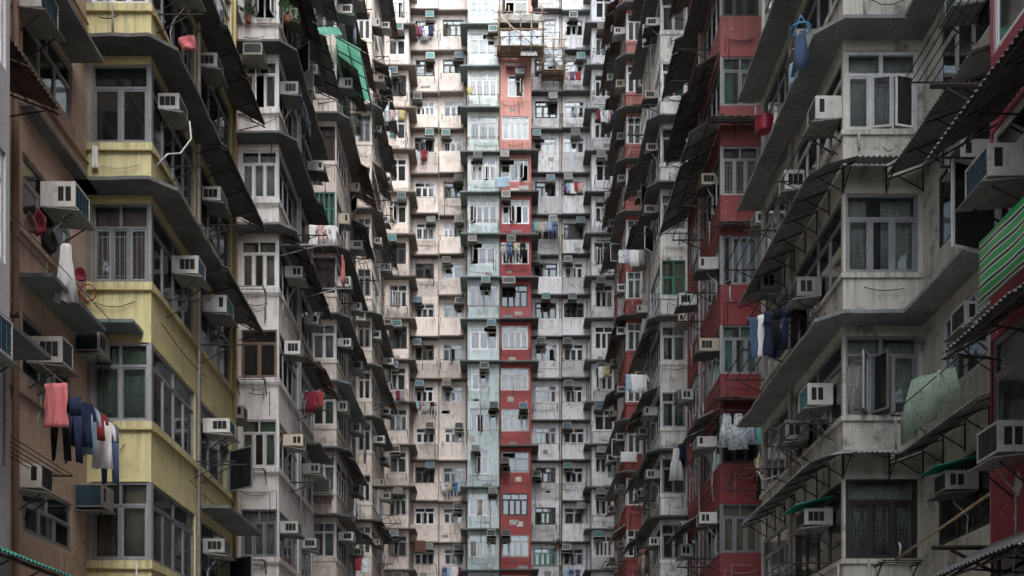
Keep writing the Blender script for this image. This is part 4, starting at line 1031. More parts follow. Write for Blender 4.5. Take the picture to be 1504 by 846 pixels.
# striped tarpaulin: hung over the front of the rack outside the red building
t = MB()
wave = lambda x, z: 0.02 * math.sin(x * 3 + z * 2) + 0.01 * math.sin(x * 7 - z * 5)
L_ = [(-.55, 0.40), (-.55, 0.15), (-.55, -0.15), (-.55, -0.44)]; R_ = [(1.6, 0.44), (1.6, 0.12), (1.6, -0.15), (1.6, -0.42)]
t.strip(R_, L_, 24, wave) if False else t.strip(L_, R_, 24, wave)
tp = put('tarpaulin', t.mesh('tarpaulin', 'striped_tarp', 'cloth'), None, (6.15, 12.65, 6.10), R(-90))
tag(tp, 'green tarpaulin with dark and white stripes hung at the right edge', 'tarpaulin')
m = MB(); wv = lambda x, z: 0.02 * math.sin(x * 11)
m.strip([(-1.62, 0.25), (-1.62, 0)], [(0.55, 0.2), (0.55, 0)], 16, wv)
A(NR, 1.3, 6.95, 'large blue finned air conditioner on the red building above the striped tarpaulin', 0, w=0.62, h=0.4, dp=0.8)
for k, y in ((0, 1), ):
    A(NR, 0.85, 3.72, 'white air conditioner beside the chipped red wall at right', 1, h=0.4, w=.58, dp=0.45)
rack(NR, -0.2, -0.17, 9.2, 0.75, 'black comb bracket on the red corner at upper right', 0, r=0.03, pegs=True)
rack(NR, 0.1, 0.13, nz - 1.9, 0.85, 'black rack arm in front of the dark window at lower right', 0, r=0.03)

# ---- off-white bay
ow_b = building('apartment_building', 'stained off-white apartment building with corner window bay on the right', 7.5, 23)
C1 = Bay(ow_b, 1, 6.70, 8.27, 20.17, 26.6, 14.07, 'offwhite_wall', 'slab_light', (1095 - 762) * 20.17 / 1500, range(-1, 6), near=True, h=1.58, ptop=0.2, proj=0.62, split=0.55)
C1.fwin(5, nl=3, nu=2, frame=wf, curtain='curtain_white')
C1.fwin(4, nl=3, nu=2, frame=wf, curtain='curtain_white')
C1.fwin(3, nl=3, nu=2, th=0.46, frame=wf, curtain='curtain_lace', grille='bars', opens={1: ('L', 10), 2: ('R', 13)}, b=0.065)
C1.fwin(2, nl=3, nu=1, th=0.48, frame=gf, curtain='curtain_lace', b=0.055)
C1.fwin(1, nl=3, nu=2, th=0.36, frame=gf, curtain='curtain_lace', grille='hourglass', gm='grey_frame', opens={0: ('R', 60), 1: ('L', 62)})
C1.fwin(0, nl=3, nu=1, th=0.42, frame='dark_frame', curtain='curtain_lace', grille='hourglass', gm='dark_frame')
for k in range(0, 6):
    C1.swin(k, (1, 2), (dict(nl=4, nu=2, th=.44, frame=[ 'dark_frame', gf, gf, wf, gf, gf][k], curtain=['curtain_lace', None, 'curtain_beige', None, None, None][k]), skw(gf, .4, op=0)))
C1.eave(4, brackets=True); C1.eave(3, brackets=True); C1.eave(1, brackets=True)
# recess windows between the off-white bay and the red corner
for k in range(0, 5):
    z = C1.zc(k); hh = 1.4; ua, ub = 3.3, 5.4
    if k == 1: ua, ub = 2.6, 5.2
    C1.rrows.append((z - hh / 2, z + hh / 2, [(ua, ub)]))
    window(ow_b, C1.rec, (ua + ub) / 2, z, ub - ua - .01, hh - .01, nl=3, nu=2 if k != 0 else 0, th=.42, frame=[ 'dark_frame', wf, 'dark_frame', wf, gf][k], curtain=['curtain_brown', None, 'curtain_brown', 'curtain_brown', None][k], glass='glass_dark', grille='bars' if k == 0 else None, gm='dark_frame')
C1.finish(band=False)
for k in (3, 4):
    e = eave_box(ow_b, C1.rec, 3.2, 5.45, C1.ze(k) + 0.02, 0.6, 'slab_light'); eave_brackets(ow_b, e, C1.rec, [3.6, 5.0], C1.ze(k) + .02, .6, 'slab_light')
e = eave_box(ow_b, C1.rec, 2.0, 5.47, C1.ze(1) + 0.0, 0.6, 'slab_light'); eave_brackets(ow_b, e, C1.rec, [2.6, 3.8, 5.0], C1.ze(1), .6, 'slab_light')
for k in range(0, 5):                               # moulded sill band that wraps the corner
    z = C1.zc(k) - C1.h / 2; m = MB(); m.fbox(C1.front, 0, C1.W + .045, .002, .045, z - .1, z - .002); m.fbox(C1.side, 0.002, C1.L, .002, .045, z - .1, z - .002); bput('sill', m.mesh('sill', 'offwhite_wall'), ow_b)
def wrap_awning(B, k, p, drop, z, mat, who, rec=True):
    """corrugated awning round the off-white bay: three runs and a hip sheet at the corner, one thing"""
    t = thing('awning', f'corrugated awning wrapping the off-white bay {who}', 'awning', Vector((B.sg * B.Xb, B.Y0, z)), 0, 'corrugated awnings over the windows')
    ang = math.atan2(drop, p); ln = math.hypot(p, drop)
    def run(f, u0, u1):
        n = max(1, round((u1 - u0) / 0.85)); sw = (u1 - u0) / n
        me = cached(('wr', round(sw, 2), round(ln, 2), mat), lambda: corr_smooth(sw - .008, ln, max(4, int(sw / .10)), .035).mesh('sheet', mat))
        for i in range(n):
            put('sheet', me, t, f.p(u0 + sw * (i + .5), 0.01, z + rnd.uniform(0, .015)) - WORLD[t.name], f.rz, ang + rnd.uniform(-.015, .015))
        for i in range(n + 1):
            u = u0 + sw * i
            def br():
                m = MB(); m.tube((0, 0, -.04), (0, -p, -drop - .04), .016, 5); m.tube((0, 0, -.5), (0, -p * .7, -drop * .7 - .05), .014, 5); m.box(-.015, .015, -.02, 0.0, -.55, 0)
                return m.mesh('bracket', 'iron')
            put('bracket', cached(('wrb', round(p, 2), round(drop, 2)), br), t, f.p(u, 0.0, z) - WORLD[t.name], f.rz)
    run(B.front, p if rec else 0.02, B.W); run(B.side, 0.0, B.L - .6)
    if rec: run(B.rec, 2.4, B.Y0 - B.Yp - 0.05)
    c = Vector((B.sg * B.Xb, B.Y0, z)) - WORLD[t.name]; q = Vector((-B.sg * p * 0.62, -p * 0.62, -drop * .95))
    m = MB(); e1 = c + Vector((0, -p, -drop)); e2 = c + Vector((-B.sg * p, 0, -drop)); up = Vector((0, 0, .008))
    for P in ([c, e1, c + q], [c, c + q, e2]):
        m.quad([a + Vector((0, 0, .03)) for a in P]); m.quad([a + up + Vector((0, 0, .03)) for a in reversed(P)])
    put('corner_sheet', m.mesh('corner_sheet', mat), t)
    return t
wrap_awning(C1, 2, 0.72, 0.26, C1.ze(2) + 0.34, 'tin_grey', 'below its white framed open windows')
wrap_awning(C1, 0, 0.66, 0.24, C1.ze(0) + 0.34, 'tin_grey', 'over its black ironwork window')
A(C1.side, 0.35, C1.zc(3) - 0.5, 'white air conditioner by the corner of the off-white bay beside open white sashes', 1, vents=True, dp=.52, h=.45)
A(C1.side, 2.9, C1.zc(3) - 0.5, 'white air conditioner far along the off-white bay near its top', 2)
A(C1.side, 1.7, C1.zc(2) - 0.6, 'air conditioner beside the grey curtained storey of the off-white bay', 3)
A(C1.side, 1.0, C1.zc(1) - 0.34, 'teal finned air conditioner under the concrete eave of the off-white bay', 5, h=0.44)
A(C1.side, 2.6, C1.zc(1) - 0.55, 'grey air conditioner lowest along the far half of the off-white bay', 3)
A(C1.side, 2.0, C1.zc(4) - 0.75, 'grimy air conditioner above the blue hanger on the off-white bay', 3)
A(C1.side, 1.0, C1.zc(0) + 0.04, 'air conditioner beneath a green hood at the foot of the off-white bay', 3, awn='tin_green')
A(C1.side, 4.7, C1.zc(2) + 0.9, 'air conditioner over the dark hung trousers on the off-white bay', 1)
A(C1.rec, 4.0, C1.zc(0) + 0.0, 'air conditioner beneath a green hood in the recess at right', 3, awn='tin_green', tray='tray_dark')
A(C1.rec, 3.6, C1.zc(1) - 0.1, 'white air conditioner on the recess wall right of the tablecloth', 1)
A(C1.rec, 3.4, C1.zc(2) - 0.22, 'white tray-like air conditioner under the upper right awning', 1)
A(C1.rec, 3.7, C1.zc(3) - 0.17, 'blue finned air conditioner at the top of the recess on the right', 0)
rack(C1.rec, 2.0, 4.9, C1.zc(3) - 0.62, 0.85, 'iron rail rack slanting across the recess wall at upper right', 5, r=0.014, strut=0.0)
rack(C1.rec, 3.5, 3.53, C1.zc(2) - 0.15, 0.75, 'thin black rack arm before the dark recess window', 0, r=0.02)
rack(C1.front, 0.25, 0.95, C1.zc(0) - 0.95, 0.55, 'black rack below the ironwork window at bottom right', 2, r=0.018)
for k, u, lab in ((3, 0.3, 'long rack arm at the corner below the open white sashes'), (1, 0.6, 'rack arm on the off-white bay beside the black trousers'), (2, 2.4, 'rack arm beside the grey curtained storey of the off-white bay'), (0, 0.7, 'rack arm on the ledge over the lower corrugated awning')):
    rack(C1.side, u, u + 1.6, C1.zc(k) - 0.75, 0.95, lab, 3, r=0.014)
for k in (1, 2, 3): 
    rack(C1.side, 4.0, 6.0, C1.zc(k) - 0.75, 1.05, f'iron rail rack on the far half of the off-white bay, {ORD[k]} storey up', 3, r=0.016)
hose([C1.side.p(4.6, .5, C1.zc(1) - .2), C1.side.p(4.5, .6, C1.zc(1) - .6), C1.side.p(4.1, .55, C1.zc(1) - 1.0), C1.side.p(3.4, .35, C1.zc(1) - 1.05)], .02, 'pale hose looping under the air conditioner of the off-white bay')
hose([C1.rec.p(1.5, .25, C1.zc(0) + .75), C1.rec.p(1.7, .4, C1.zc(0) + .4), C1.rec.p(1.1, .4, C1.zc(0) + .2), C1.rec.p(.4, .3, C1.zc(0) + .2)], .018, 'pale hose looping beside the chipped red wall')
hose([C1.rec.p(2.2, .5, C1.zc(0) - .45), C1.rec.p(5.9, .62, C1.zc(0) - .85)], .025, 'yellow bamboo pole leaning across the lower recess window', 'bamboo', 'pole', 'pole')
hose([C1.front.p(0.5, .1, C1.zc(0) - .85), C1.front.p(0.55, .3, C1.zc(0) - .6), C1.front.p(0.5, .1, C1.zc(0) - .5)], .02, 'short white pipe bend under the ironwork window', 'hose_white', 'pipe', 'pipe')
# hanging things
garment(C1.side.p(.3, 0.75, 14.3), R(-60), 'dress', 'cloth_denim blue', 0.55, 0.75, 'jeans hung on the blue ring hanger at upper right', cat='trousers')
garment(C1.side.p(.75, 0.75, 14.05), R(-80), 'towel', 'cloth_light blue', 0.55, 0.45, 'pale blue cloth folded below the blue ring hanger')
m = MB()
for i in range(12):
    a0, a1 = 2 * math.pi * i / 12, 2 * math.pi * (i + 1) / 12
    m.tube((.2 * math.cos(a0), .2 * math.sin(a0), 0), (.2 * math.cos(a1), .2 * math.sin(a1), 0), .018, 5)
for a in (0, 2.1, 4.2): m.tube((.2 * math.cos(a), .2 * math.sin(a), 0), (0, 0, .28), .008, 4)
tag(put('clothes_hanger', m.mesh('clothes_hanger', 'blue_plastic'), None, C1.side.p(.3, 0.75, 14.36)), 'blue ring hanger on the off-white bay at upper right', 'hanger')
for i, (c, kind) in enumerate((('black', 'trousers'), ('navy', 'trousers'), ('black', 'trousers'), ('navy', 'towel'), ('white', 'towel'), ('denim blue', 'towel'))):
    garment(C1.side.p(2.0 + .16 * i, .30 + .15 * i, 9.62), rnd.uniform(-.3, .3), kind, c, 0.42 if i < 4 else .26, 1.0 - .06 * (i % 3), f'{c} {kind} hung {ORD[i].replace("lowest", "first")} in the dark row on the off-white bay')
rack(C1.side, 1.7, 3.2, 9.66, 1.15, 'rack carrying the dark row of trousers on the off-white bay', 3, r=.016)
# patterned tablecloth draped along the recess
m = MB(); wv = lambda x, z: .05 * math.sin(x * 7 + 1) + .03 * math.sin(x * 15 + z * 4)
m.strip([(-1.25, .14), (-1.3, -.2), (-1.3, -.42)], [(0.65, .60), (.9, -.05), (.95, -.55)], 22, wv)
tag(put('tablecloth', m.mesh('tablecloth', 'cloth_pale green', 'cloth'), None, C1.rec.p(4.55, 0.62, C1.zc(1) - 1.0), C1.rec.rz + R(180), 0, 0), 'pale green patterned tablecloth draped over a rail right of the off-white bay', 'cloth')
rack(C1.rec, 2.9, 5.9, C1.zc(1) - 0.85, 0.7, 'rail rack carrying the pale green tablecloth', 2, r=.014)
m = corr_smooth(1.3, .8, 12, .03); t = thing('awning', 'small silvery ribbed awning sheet behind the patterned tablecloth', 'awning', C1.rec.p(2.2, 0, C1.zc(1) + 0.02), C1.rec.rz, 'corrugated awnings over the windows')
put('sheet', m.mesh('sheet', 'tin_silver'), t, (0, 0, 0), 0, R(32))
tag(put('bucket', (lambda q: ([q.cone(.17, .22, .32), q][1]))(MB()).mesh('bucket', 'red_plastic', False), None, (6.42, 25.2, 15.15)), 'crimson plastic bucket standing out beside the off-white bay', 'bucket')

# ---- red bay
rd_b = building('apartment_building', 'crimson apartment building with window bay in the right middle', 7.4, 35)
C2 = Bay(rd_b, 1, 6.83, 8.12, 32.2, 38.0, 26.6, 'red_wall', 'slab', (1095 - 776) * 32.2 / 1500, range(-1, 9), recess_wall='offwhite_wall', h=1.55, split=0.55, ptop=0.1)
FR = {0: dict(nl=3, nu=2, frame=gf, curtain='curtain_beige'), 1: dict(nl=3, nu=2, frame='dark_frame', glass='glass_dark'), 2: dict(nl=3, nu=2, frame=gf, curtain='curtain_teal'), 3: dict(nl=4, nu=0, frame=gf, opens={0: ('L', 50)}, curtain='curtain_blue', ccover=.9),
      4: dict(nl=3, nu=2, frame=gf, curtain='curtain_brown', grille='bars'), 5: dict(nl=2, nu=2, frame=gf, curtain='curtain_jade', th=.42), 6: dict(nl=3, nu=2, frame='dark_frame', glass='glass_dark'), 7: dict(), 8: dict()}
for k, d in FR.items(): C2.fwin(k, **d)
for k in range(0, 9): C2.swin(k, (1, 2), (skw(gf, .4), skw(gf, .4)))
for k in (7, 6): C2.eave(k)
C2.finish(band=False)
clutter(C2, 'crimson bay', 0)
awning(C2.front, -0.3, C2.W + .5, C2.ze(4) + .55, .8, .25, 'dark framed awning over the front of the crimson bay', 'tin_grey')
awning(C2.side, -0.6, C2.L, C2.ze(4) + .55, 1.05, 0.6, 'broad dark framed awning down the side of the crimson bay', 'tin_grey', near=True)
awning(C2.side, 2.0, C2.L, C2.ze(5) + .55, .85, 0.6, 'broad dark awning high on the far half of the crimson bay', 'tin_dark')
awning(C2.front, -0.1, C2.W + .2, C2.ze(1) + .35, .7, .2, 'torn grey awning above the floral laundry on the crimson bay', 'tin_grey', near=True)
awning(C2.front, -0.1, C2.W + .1, C2.ze(3) + .12, .45, .05, 'small pale flap over the open casement of the crimson bay', 'tin_silver', sheets=2)
for i, (kind, c, wd, h) in enumerate((('dress', 'white floral', .62, 1.05), ('dress', 'white floral', .62, 1.1), ('dress', 'blue floral', .36, .95), ('towel', 'turquoise', .36, .95))):
    garment(C2.front.p(1.25 - .36 * i, .75, C2.zc(1) + .55), rnd.uniform(-.2, .2), kind, c, wd, h, ['white floral dress hung leftmost before the crimson bay', 'white floral dress hung second before the crimson bay', 'blue floral dress among the laundry of the crimson bay', 'turquoise towel at the right end of the floral laundry'][i])
garment(C2.front.p(.18, .7, C2.zc(1) - .75), 0, 'bundle', 'yellow', .45, .4, 'yellow bundle right of the floral laundry', cat='cloth')
garment(C2.front.p(.12, .72, C2.zc(1) - 1.0), 0, 'towel', 'beige', .45, .5, 'beige cloth under the yellow bundle')
garment(C2.front.p(.1, .7, C2.zc(1) - 1.2), 0, 'shirt', 'black', .6, .85, 'black shirt hung below the yellow bundle')
rack(C2.front, 0.0, 1.45, C2.zc(1) + .58, .85, 'rack carrying the floral laundry on the crimson bay', 2, r=.018)

# ---- grey bay
gr_b = building('apartment_building', 'weathered grey apartment building with narrow bay beyond the crimson one', 7.2, 46)
C3 = Bay(gr_b, 1, 6.69, 7.85, 43.6, 49.4, 38.0, 'grey_right_wall', 'slab', (1095 - 796) * 43.6 / 1500, range(-1, 12), recess_wall='grey_right_wall', split=.55)
for k in range(0, 12):
    kw = dict(nl=2, nu=2, frame=rnd.choice([gf, wf]), curtain=rcur(.7))
    if k in (2,): kw['curtain'] = 'curtain_green'
    if k in (7,): kw['curtain'] = 'curtain_jade'
    if k == 4: kw = dict(nl=2, nu=2, frame='green_frame', th=.7, curtain='curtain_beige')
    C3.fwin(k, **kw); C3.swin(k, (1, 2), (skw(rnd.choice([gf, wf]), .5), skw(rnd.choice([gf, wf]), .5)))
    if k not in (4, 2, 7): C3.eave(k)
C3.finish()
clutter(C3, 'grey right bay', 0)
for i, (kind, c) in enumerate((('dress', 'white'), ('shirt', 'navy'), ('shirt', 'purple'), ('towel', 'light blue'))):
    garment(C3.front.p(.62 - .3 * i, .8, C3.zc(1) + .95 + (0.0 if i == 0 else .2)), 0, kind, c, .65 if i == 0 else .5, 1.35 if i == 0 else .7, f'{c} {kind} hung off the lower grey bay beside the crimson one')
garment(C3.side.p(1.0, .6, C3.zc(0) - .1), R(-40), 'trousers', 'brown', .6, 1.1, 'brown trousers hanging low beside the weathered grey bay')
# ---- far red bay
fr_b = building('apartment_building', 'faded red apartment building, farthest bay on the right', 7.2, 59)
C4 = Bay(fr_b, 1, 6.7, 7.6, 55.8, 62.0, 49.4, 'red_far_wall', 'slab', (1095 - 798) * 55.8 / 1500, range(-1, 15), recess_wall='grey_right_wall', split=.55)
for k in range(0, 15):
    C4.fwin(k, nl=2, nu=2, frame=wf, curtain=rcur(.7)); C4.swin(k, (1, 2), (skw(wf, .5), skw(wf, .5)))
    if rnd.random() < .6: C4.eave(k)
C4.finish()
clutter(C4, 'faded red bay', 0)
m = MB(); m.box(7.6, 7.8, 62, 71, ZG, ZTOP); wall_obj(fr_b, m, 'white_back_wall', 'recess_wall')

for b_ in (C1, C2, C3, C4): dress(b_)
posts(C2, 'grey_frame'); posts(C4, 'white_frame')

m = MB(); rr = random.Random(4)                       # chipped patch on the near red spandrel
pts = [(.75 + .13 * math.cos(a) * rr.uniform(.6, 1.2), 3.42 + .16 * math.sin(a) * rr.uniform(.6, 1.2)) for a in [i * 6.283 / 14 for i in range(14)]]
m.quad([NR.p(u, .004, z) for u, z in pts]); m.quad([NR.p(u, .001, z) for u, z in reversed(pts)])
bput('plaster_patch', m.mesh('plaster_patch', 'patch_pale'), nr_b)

# ================================================================== the back of the courtyard
def zof(y, Y): return (1095 - y) * Y / 1500
def xof(x, Y): return (x - 740) * Y / 1500
class Column:
    """one vertical row of windows of the back facade"""
    def __init__(s, bld, who, X0, X1, Y, wx, h, zl, wall, slab, nl, proj, left=False, right=False):
        s.bld, s.who, s.X0, s.X1, s.Y, s.h, s.wall, s.slab, s.nl, s.proj = bld, who, X0, X1, Y, h, wall, slab, nl, proj
        s.f = F((X0, Y), (1, 0), (0, -1)); s.W = X1 - X0
        s.wu = (xof(wx[0], Y) - X0, xof(wx[1], Y) - X0); s.z = zl; s.left, s.right = left, right
    def build(s, cells, gap=0.32):
        n = len(s.z); rows = []; f = s.f
        s.zs = zl = sorted(s.z, reverse=True)
        for i, (z, c) in enumerate(zip(zl, cells)):
            st = ORD[n - 1 - i]; where = f'{st} window up the {s.who}'
            ua, ub = c.get('w', s.wu); h = c.get('h', s.h)
            if 'h' not in c: c['h'] = h = h + rnd.uniform(-.12, .06)
            if 'fr' not in c: c['fr'] = rnd.choice('wwwwwwgd' if s.h < 1.4 else 'w')
            if 'nl' not in c and rnd.random() < .3: c['nl'] = rnd.choice([2, 3, 4])
            if 'w' not in c: ua += rnd.uniform(-.05, .08); ub -= rnd.uniform(-.02, .1)
            rows.append((z - h / 2, z + h / 2, [(ua, ub)]))
            fr = {'w': wf, 'd': 'dark_frame', 'g': gf, 'n': 'green_frame'}[c.get('fr', 'w')]
            wd = ub - ua; nl = c.get('nl', s.nl if wd > 1.2 else 2)
            kw = dict(nl=nl, nu=c.get('nu', max(2, nl - 1)), th=.42 if h > 1.3 else .34, frame=fr, glass='glass_dark' if c.get('dark') else 'glass', curtain=None if c.get('dark') else rcur(.55), b=.07)
            if 'open' in c: kw['opens'] = {j: (('L', 'R')[j % 2], rnd.uniform(45, 95)) for j in c['open']}
            elif rnd.random() < .3: kw['opens'] = {rnd.randrange(nl): (rnd.choice('LR'), rnd.uniform(40, 95))}
            if 'ac' in c:
                q = c['ac']; kw['skip'] = (('u', min(kw['nu'] - 1, int(q * kw['nu']))),)
            window(s.bld, f, (ua + ub) / 2, z, wd - .01, h - .01, **kw)
            if 'ac' in c:
                v = c.get('v', rnd.randrange(len(ACS))); hh = .46 if not c.get('low') else .46
                uz = z + h / 2 - .30 + c.get('az', .12) - (h * .55 if c.get('low') else 0)
                ac(f, ua + wd * q, uz, f'{ACN[ACS[v]]} at the {where}', *ACS[v], w=c.get('aw', .58), h=.42, dp=rnd.uniform(.45, .7), tray=rnd.choice(['tray_dark', 'tray_dark', 'tray']), slope=rnd.choice([.12, .22]))
            if c.get('rack', rnd.random() < .55):
                u0, u1 = ua - rnd.uniform(.0, .25), ub + rnd.uniform(.0, .25)
                u0, u1 = max(.05, u0), min(s.W - .05, u1)
                rack(f, u0, u1, z - h / 2 - rnd.uniform(.05, .35), rnd.uniform(.55, .95), f'iron rack below the {where}', rnd.choice([1, 1, 2]), r=.018, strut=.25)
            if 'ac' not in c and not c.get('open') and rnd.random() < .3 or rnd.random() < .08:      # bar cage fixed over the window
                def cg():
                    m = MB(); W, D, Hh = wd + .06, .28, h * .62; r_ = .012
                    for x in [(-W / 2 + W * j / 9) for j in range(10)]: m.box(x - r_, x + r_, -D - r_, -D + r_, 0, Hh)
                    for zz in (0, Hh): 
                        m.box(-W / 2 - r_, W / 2 + r_, -D - 2.1 * r_, -D - 1.05 * r_, zz - r_, zz + r_)
                        for x in (-W / 2, W / 2): m.box(x - r_, x + r_, -D + 1.05 * r_, 0, zz - r_, zz + r_)
                    return m.mesh('window_cage', rnd.choice(['iron', 'steel']))
                bput('window_cage', cg(), s.bld, f.p((ua + ub) / 2, 0, z - h / 2 + .02), f.rz)
            if 'wash' in c:
                wn = c['wash']; 
                wash(f, ua + .1, z - h / 2 + c.get('wz', -.1), .65, wn, f'at the {where}', 'u', max(.18, (wd - .1) / wn), c.get('kinds'))
            if 'hood' in c:
                awning(f, ua - .15, ub + .15, z + h / 2 + .45, .55, .3, f'dark hood over the {where}', 'tin_dark', frame=False)
        m = MB()
        wall_face(m, f, 0, s.W, ZG, ZTOP + 1, rows)
        if s.right: m.box(s.X1 - .2, s.X1, s.Y + .2, 71.5, ZG, ZTOP + 1)
        if s.left: m.box(s.X0, s.X0 + .2, s.Y + .2, 71.5, ZG, ZTOP + 1)
        wall_obj(s.bld, m, s.wall)
        for i, z in enumerate(zl[:-1]):               # some storeys were repainted, others never
            q = rnd.random()
            if cells[i + 1].get('box') or q > .45 or (z > 34 and s.wall in ('pale_blue_wall', 'red_back_wall')): continue
            zt = z - cells[i].get('h', s.h) / 2 - .02; zb = zl[i + 1] + cells[i + 1].get('h', s.h) / 2 + gap + .15
            m = MB(); m.fbox(f, .015, s.W - .015, .0005, .004, zb, zt - rnd.choice([0, 0, .2])); bput('repainted_spandrel', m.mesh('repainted_spandrel', s.wall + ('_old' if q < .27 else '_new')), s.bld)
        for z in zl:                                  # patched render, stray conduits and cables
            for q in range(rnd.choice([0, 1, 1, 2])):
                a = rnd.uniform(.05, s.W - .8); b_ = a + rnd.uniform(.25, .7); zz = z - s.h / 2 - rnd.uniform(.5, .95)
                m = MB(); m.fbox(f, a, b_, .001, .008, zz, zz + rnd.uniform(.12, .38)); bput('plaster_patch', m.mesh('plaster_patch', rnd.choice(['patch_grey', 'patch_pale'])), s.bld)
            if rnd.random() < .6:
                a = rnd.uniform(0, s.W * .3); b_ = rnd.uniform(s.W * .6, s.W); zz = z - s.h / 2 - rnd.uniform(.25, .6); sg = rnd.uniform(.03, .15)
                m = MB(); m.path([f.p(a, .03, zz), f.p((a * 2 + b_) / 3, .05, zz - sg), f.p((a + 2 * b_) / 3, .05, zz - sg), f.p(b_, .03, zz + rnd.uniform(-.1, .1)), f.p(b_, .03, zz - rnd.uniform(.3, 1.2))], .011, 4); bput('cable', m.mesh('cable', 'iron', True), s.bld)
            if rnd.random() < .4:
                a = rnd.uniform(.05, s.W - .05); zz = z + rnd.uniform(-2.5, .2); m = MB(); m.tube(f.p(a, .04, zz), f.p(a, .04, zz + rnd.uniform(1.2, 3.4)), .028, 5); bput('waste_pipe', m.mesh('waste_pipe', rnd.choice(['pipe_grey', 'pipe_brown']), True), s.bld)
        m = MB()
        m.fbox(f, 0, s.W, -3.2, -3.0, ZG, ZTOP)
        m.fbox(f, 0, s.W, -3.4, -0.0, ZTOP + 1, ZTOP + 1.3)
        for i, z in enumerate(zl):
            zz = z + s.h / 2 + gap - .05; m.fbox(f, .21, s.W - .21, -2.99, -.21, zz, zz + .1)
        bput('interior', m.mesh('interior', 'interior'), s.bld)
        for i, (z, c) in enumerate(zip(zl, cells)):
            h = c.get('h', s.h); ze = z + h / 2 + gap + c.get('ez', 0)
            zlow = z - h / 2
            # eave over this window, and the boxed-out spandrel that stands on the eave of the window below
            if c.get('eave', True):
                p = c.setdefault('p', s.proj * rnd.uniform(.8, 1.12)); e0, e1 = c.get('e', (0.0, s.W))
                x0, x1 = s.X0 + e0, s.X0 + e1
                L = .5 if s.left else 0; Rr = .5 if s.right else 0
                m = MB()
                if s.left or s.right:
                    poly = [(x0 - L, 70.99 if s.left else s.Y - .003), (x0 - L, s.Y - p), (x1 + Rr, s.Y - p), (x1 + Rr, 70.99 if s.right else s.Y - .003)]
                    if s.right: poly += [(s.X1 + .003, 70.99), (s.X1 + .003, s.Y - .003)]
                    if s.left: poly += [(s.X0 - .003, s.Y - .003), (s.X0 - .003, 70.99)]
                    m.prism(poly, ze, ze + .09)
                else: m.box(x0, x1, s.Y - p, s.Y - .003, ze, ze + .09)
                bput('eave', m.mesh('eave', c.get('em', s.slab)), s.bld)
            if i > 0 and c.get('box'):
                zt = zl[i - 1] - cells[i - 1].get('h', s.h) / 2 - .08
                p = c.get('p', s.proj) - .05; e0, e1 = c.get('e', (0.0, s.W))
                m = MB(); zb = ze + .092
                m.hexa([(s.X0 + e0 + .02, s.Y - p, zb), (s.X0 + e1 - .02, s.Y - p, zb), (s.X0 + e1 - .02, s.Y - .004, zb), (s.X0 + e0 + .02, s.Y - .004, zb), (s.X0 + e0 + .02, s.Y - p, zt), (s.X0 + e1 - .02, s.Y - p, zt), (s.X0 + e1 - .02, s.Y - .004, zt), (s.X0 + e0 + .02, s.Y - .004, zt)])
                bput('spandrel_box', m.mesh('spandrel_box', s.wall + rnd.choice(['', '', '_old', '_new'])), s.bld)

def zlist(ys, Y): return [zof(y, Y) for y in ys]
YB, YW = 69.3, 71.0
bayrows = [-51, 10, 65, 126, 188, 250, 311, 372, 435, 496, 557, 617, 679, 741, 802, 863]
wallrows = [-18, 41, 100, 161, 214, 279, 340, 398, 457, 518, 579, 640, 698, 758, 818, 878]
cr_b = building('apartment_building', 'cream apartment building filling the left of the back facade', -5, 71)
bl_b = building('apartment_building', 'pale blue apartment building column in the middle of the back facade', -1.4, 69.5)
rb_b = building('apartment_building', 'red apartment building column faded pink near its top', 0.8, 69.5)
wb_b = building('apartment_building', 'white apartment building filling the right of the back facade', 5, 71)
X = dict
lc = Column(cr_b, 'cream corner column', -8.4, -6.47, YB, (571, 598), 1.55, zlist(bayrows, YB), 'cream_wall', 'slab_brown', 3, .5, right=True)
lc.build([X(), X(), X(ac=.65), X(ac=.3, fr='d', open=[1]), X(), X(), X(ac=.75), X(ac=.2, fr='d'), X(open=[0, 1]), X(ac=.5, dark=1, fr='d'), X(ac=.35, wash=5, wz=-.2), X(), X(ac=.4, fr='g'), X(ac=.55, fr='g'), X(ac=.3, fr='g'), X(ac=.5)])
c1 = Column(cr_b, 'first cream column', -6.47, -4.52, YW, (609, 639), 1.18, zlist(wallrows, YW), 'cream_wall', 'slab_brown', 3, .55)
bx = lambda **k: X(box=1, **k)
c1.build([X(), bx(ac=.78, v=5, wash=6, wz=.2, open=[0, 1]), bx(ac=.8, fr='d', rack=True), X(ac=.12), bx(ac=.8, v=5, wash=2, wz=-.1), bx(), X(ac=.82), X(fr='d', dark=1, nl=2, nu=2), X(ac=.15, fr='g', eave=False), bx(ac=.12, dark=1, fr='d', low=0), X(ac=.25, wash=8, wz=-.2, dark=1), X(ac=.75, eave=False), X(ac=.8, fr='d', dark=1), bx(dark=1, open=[1]), bx(ac=.75, v=2), X(ac=.4)])
c2 = Column(cr_b, 'second cream column', -4.52, -2.47, YW, (651, 681), 1.18, zlist(wallrows, YW), 'cream_wall', 'slab_brown', 3, .5)
sb = (0.05, 1.75)
c2.build([X(), bx(v=0, open=[0]), X(ac=.8, v=6), bx(fr='w', dark=1, e=sb), bx(ac=.15, dark=1, e=sb), bx(ac=.8, v=3, e=sb), X(ac=.82, v=2, e=sb), bx(ac=.12, v=3, e=sb), X(ac=.82, v=1, e=(0, 1.8)), bx(open=[1], e=sb), X(ac=.15, v=4), X(ac=.82, v=1, eave=False), bx(wash=6, wz=-.1, fr='g'), bx(ac=.75, v=1), X(ac=.75, dark=1, v=3, wash=4, wz=-.25), X()])
bl = Column(bl_b, 'pale blue column', -2.46, -0.29, YB, (689, 730), 1.6, zlist(bayrows, YB), 'pale_blue_wall', 'slab_green', 4, .5, left=True)
nb = (0.25, 1.35)
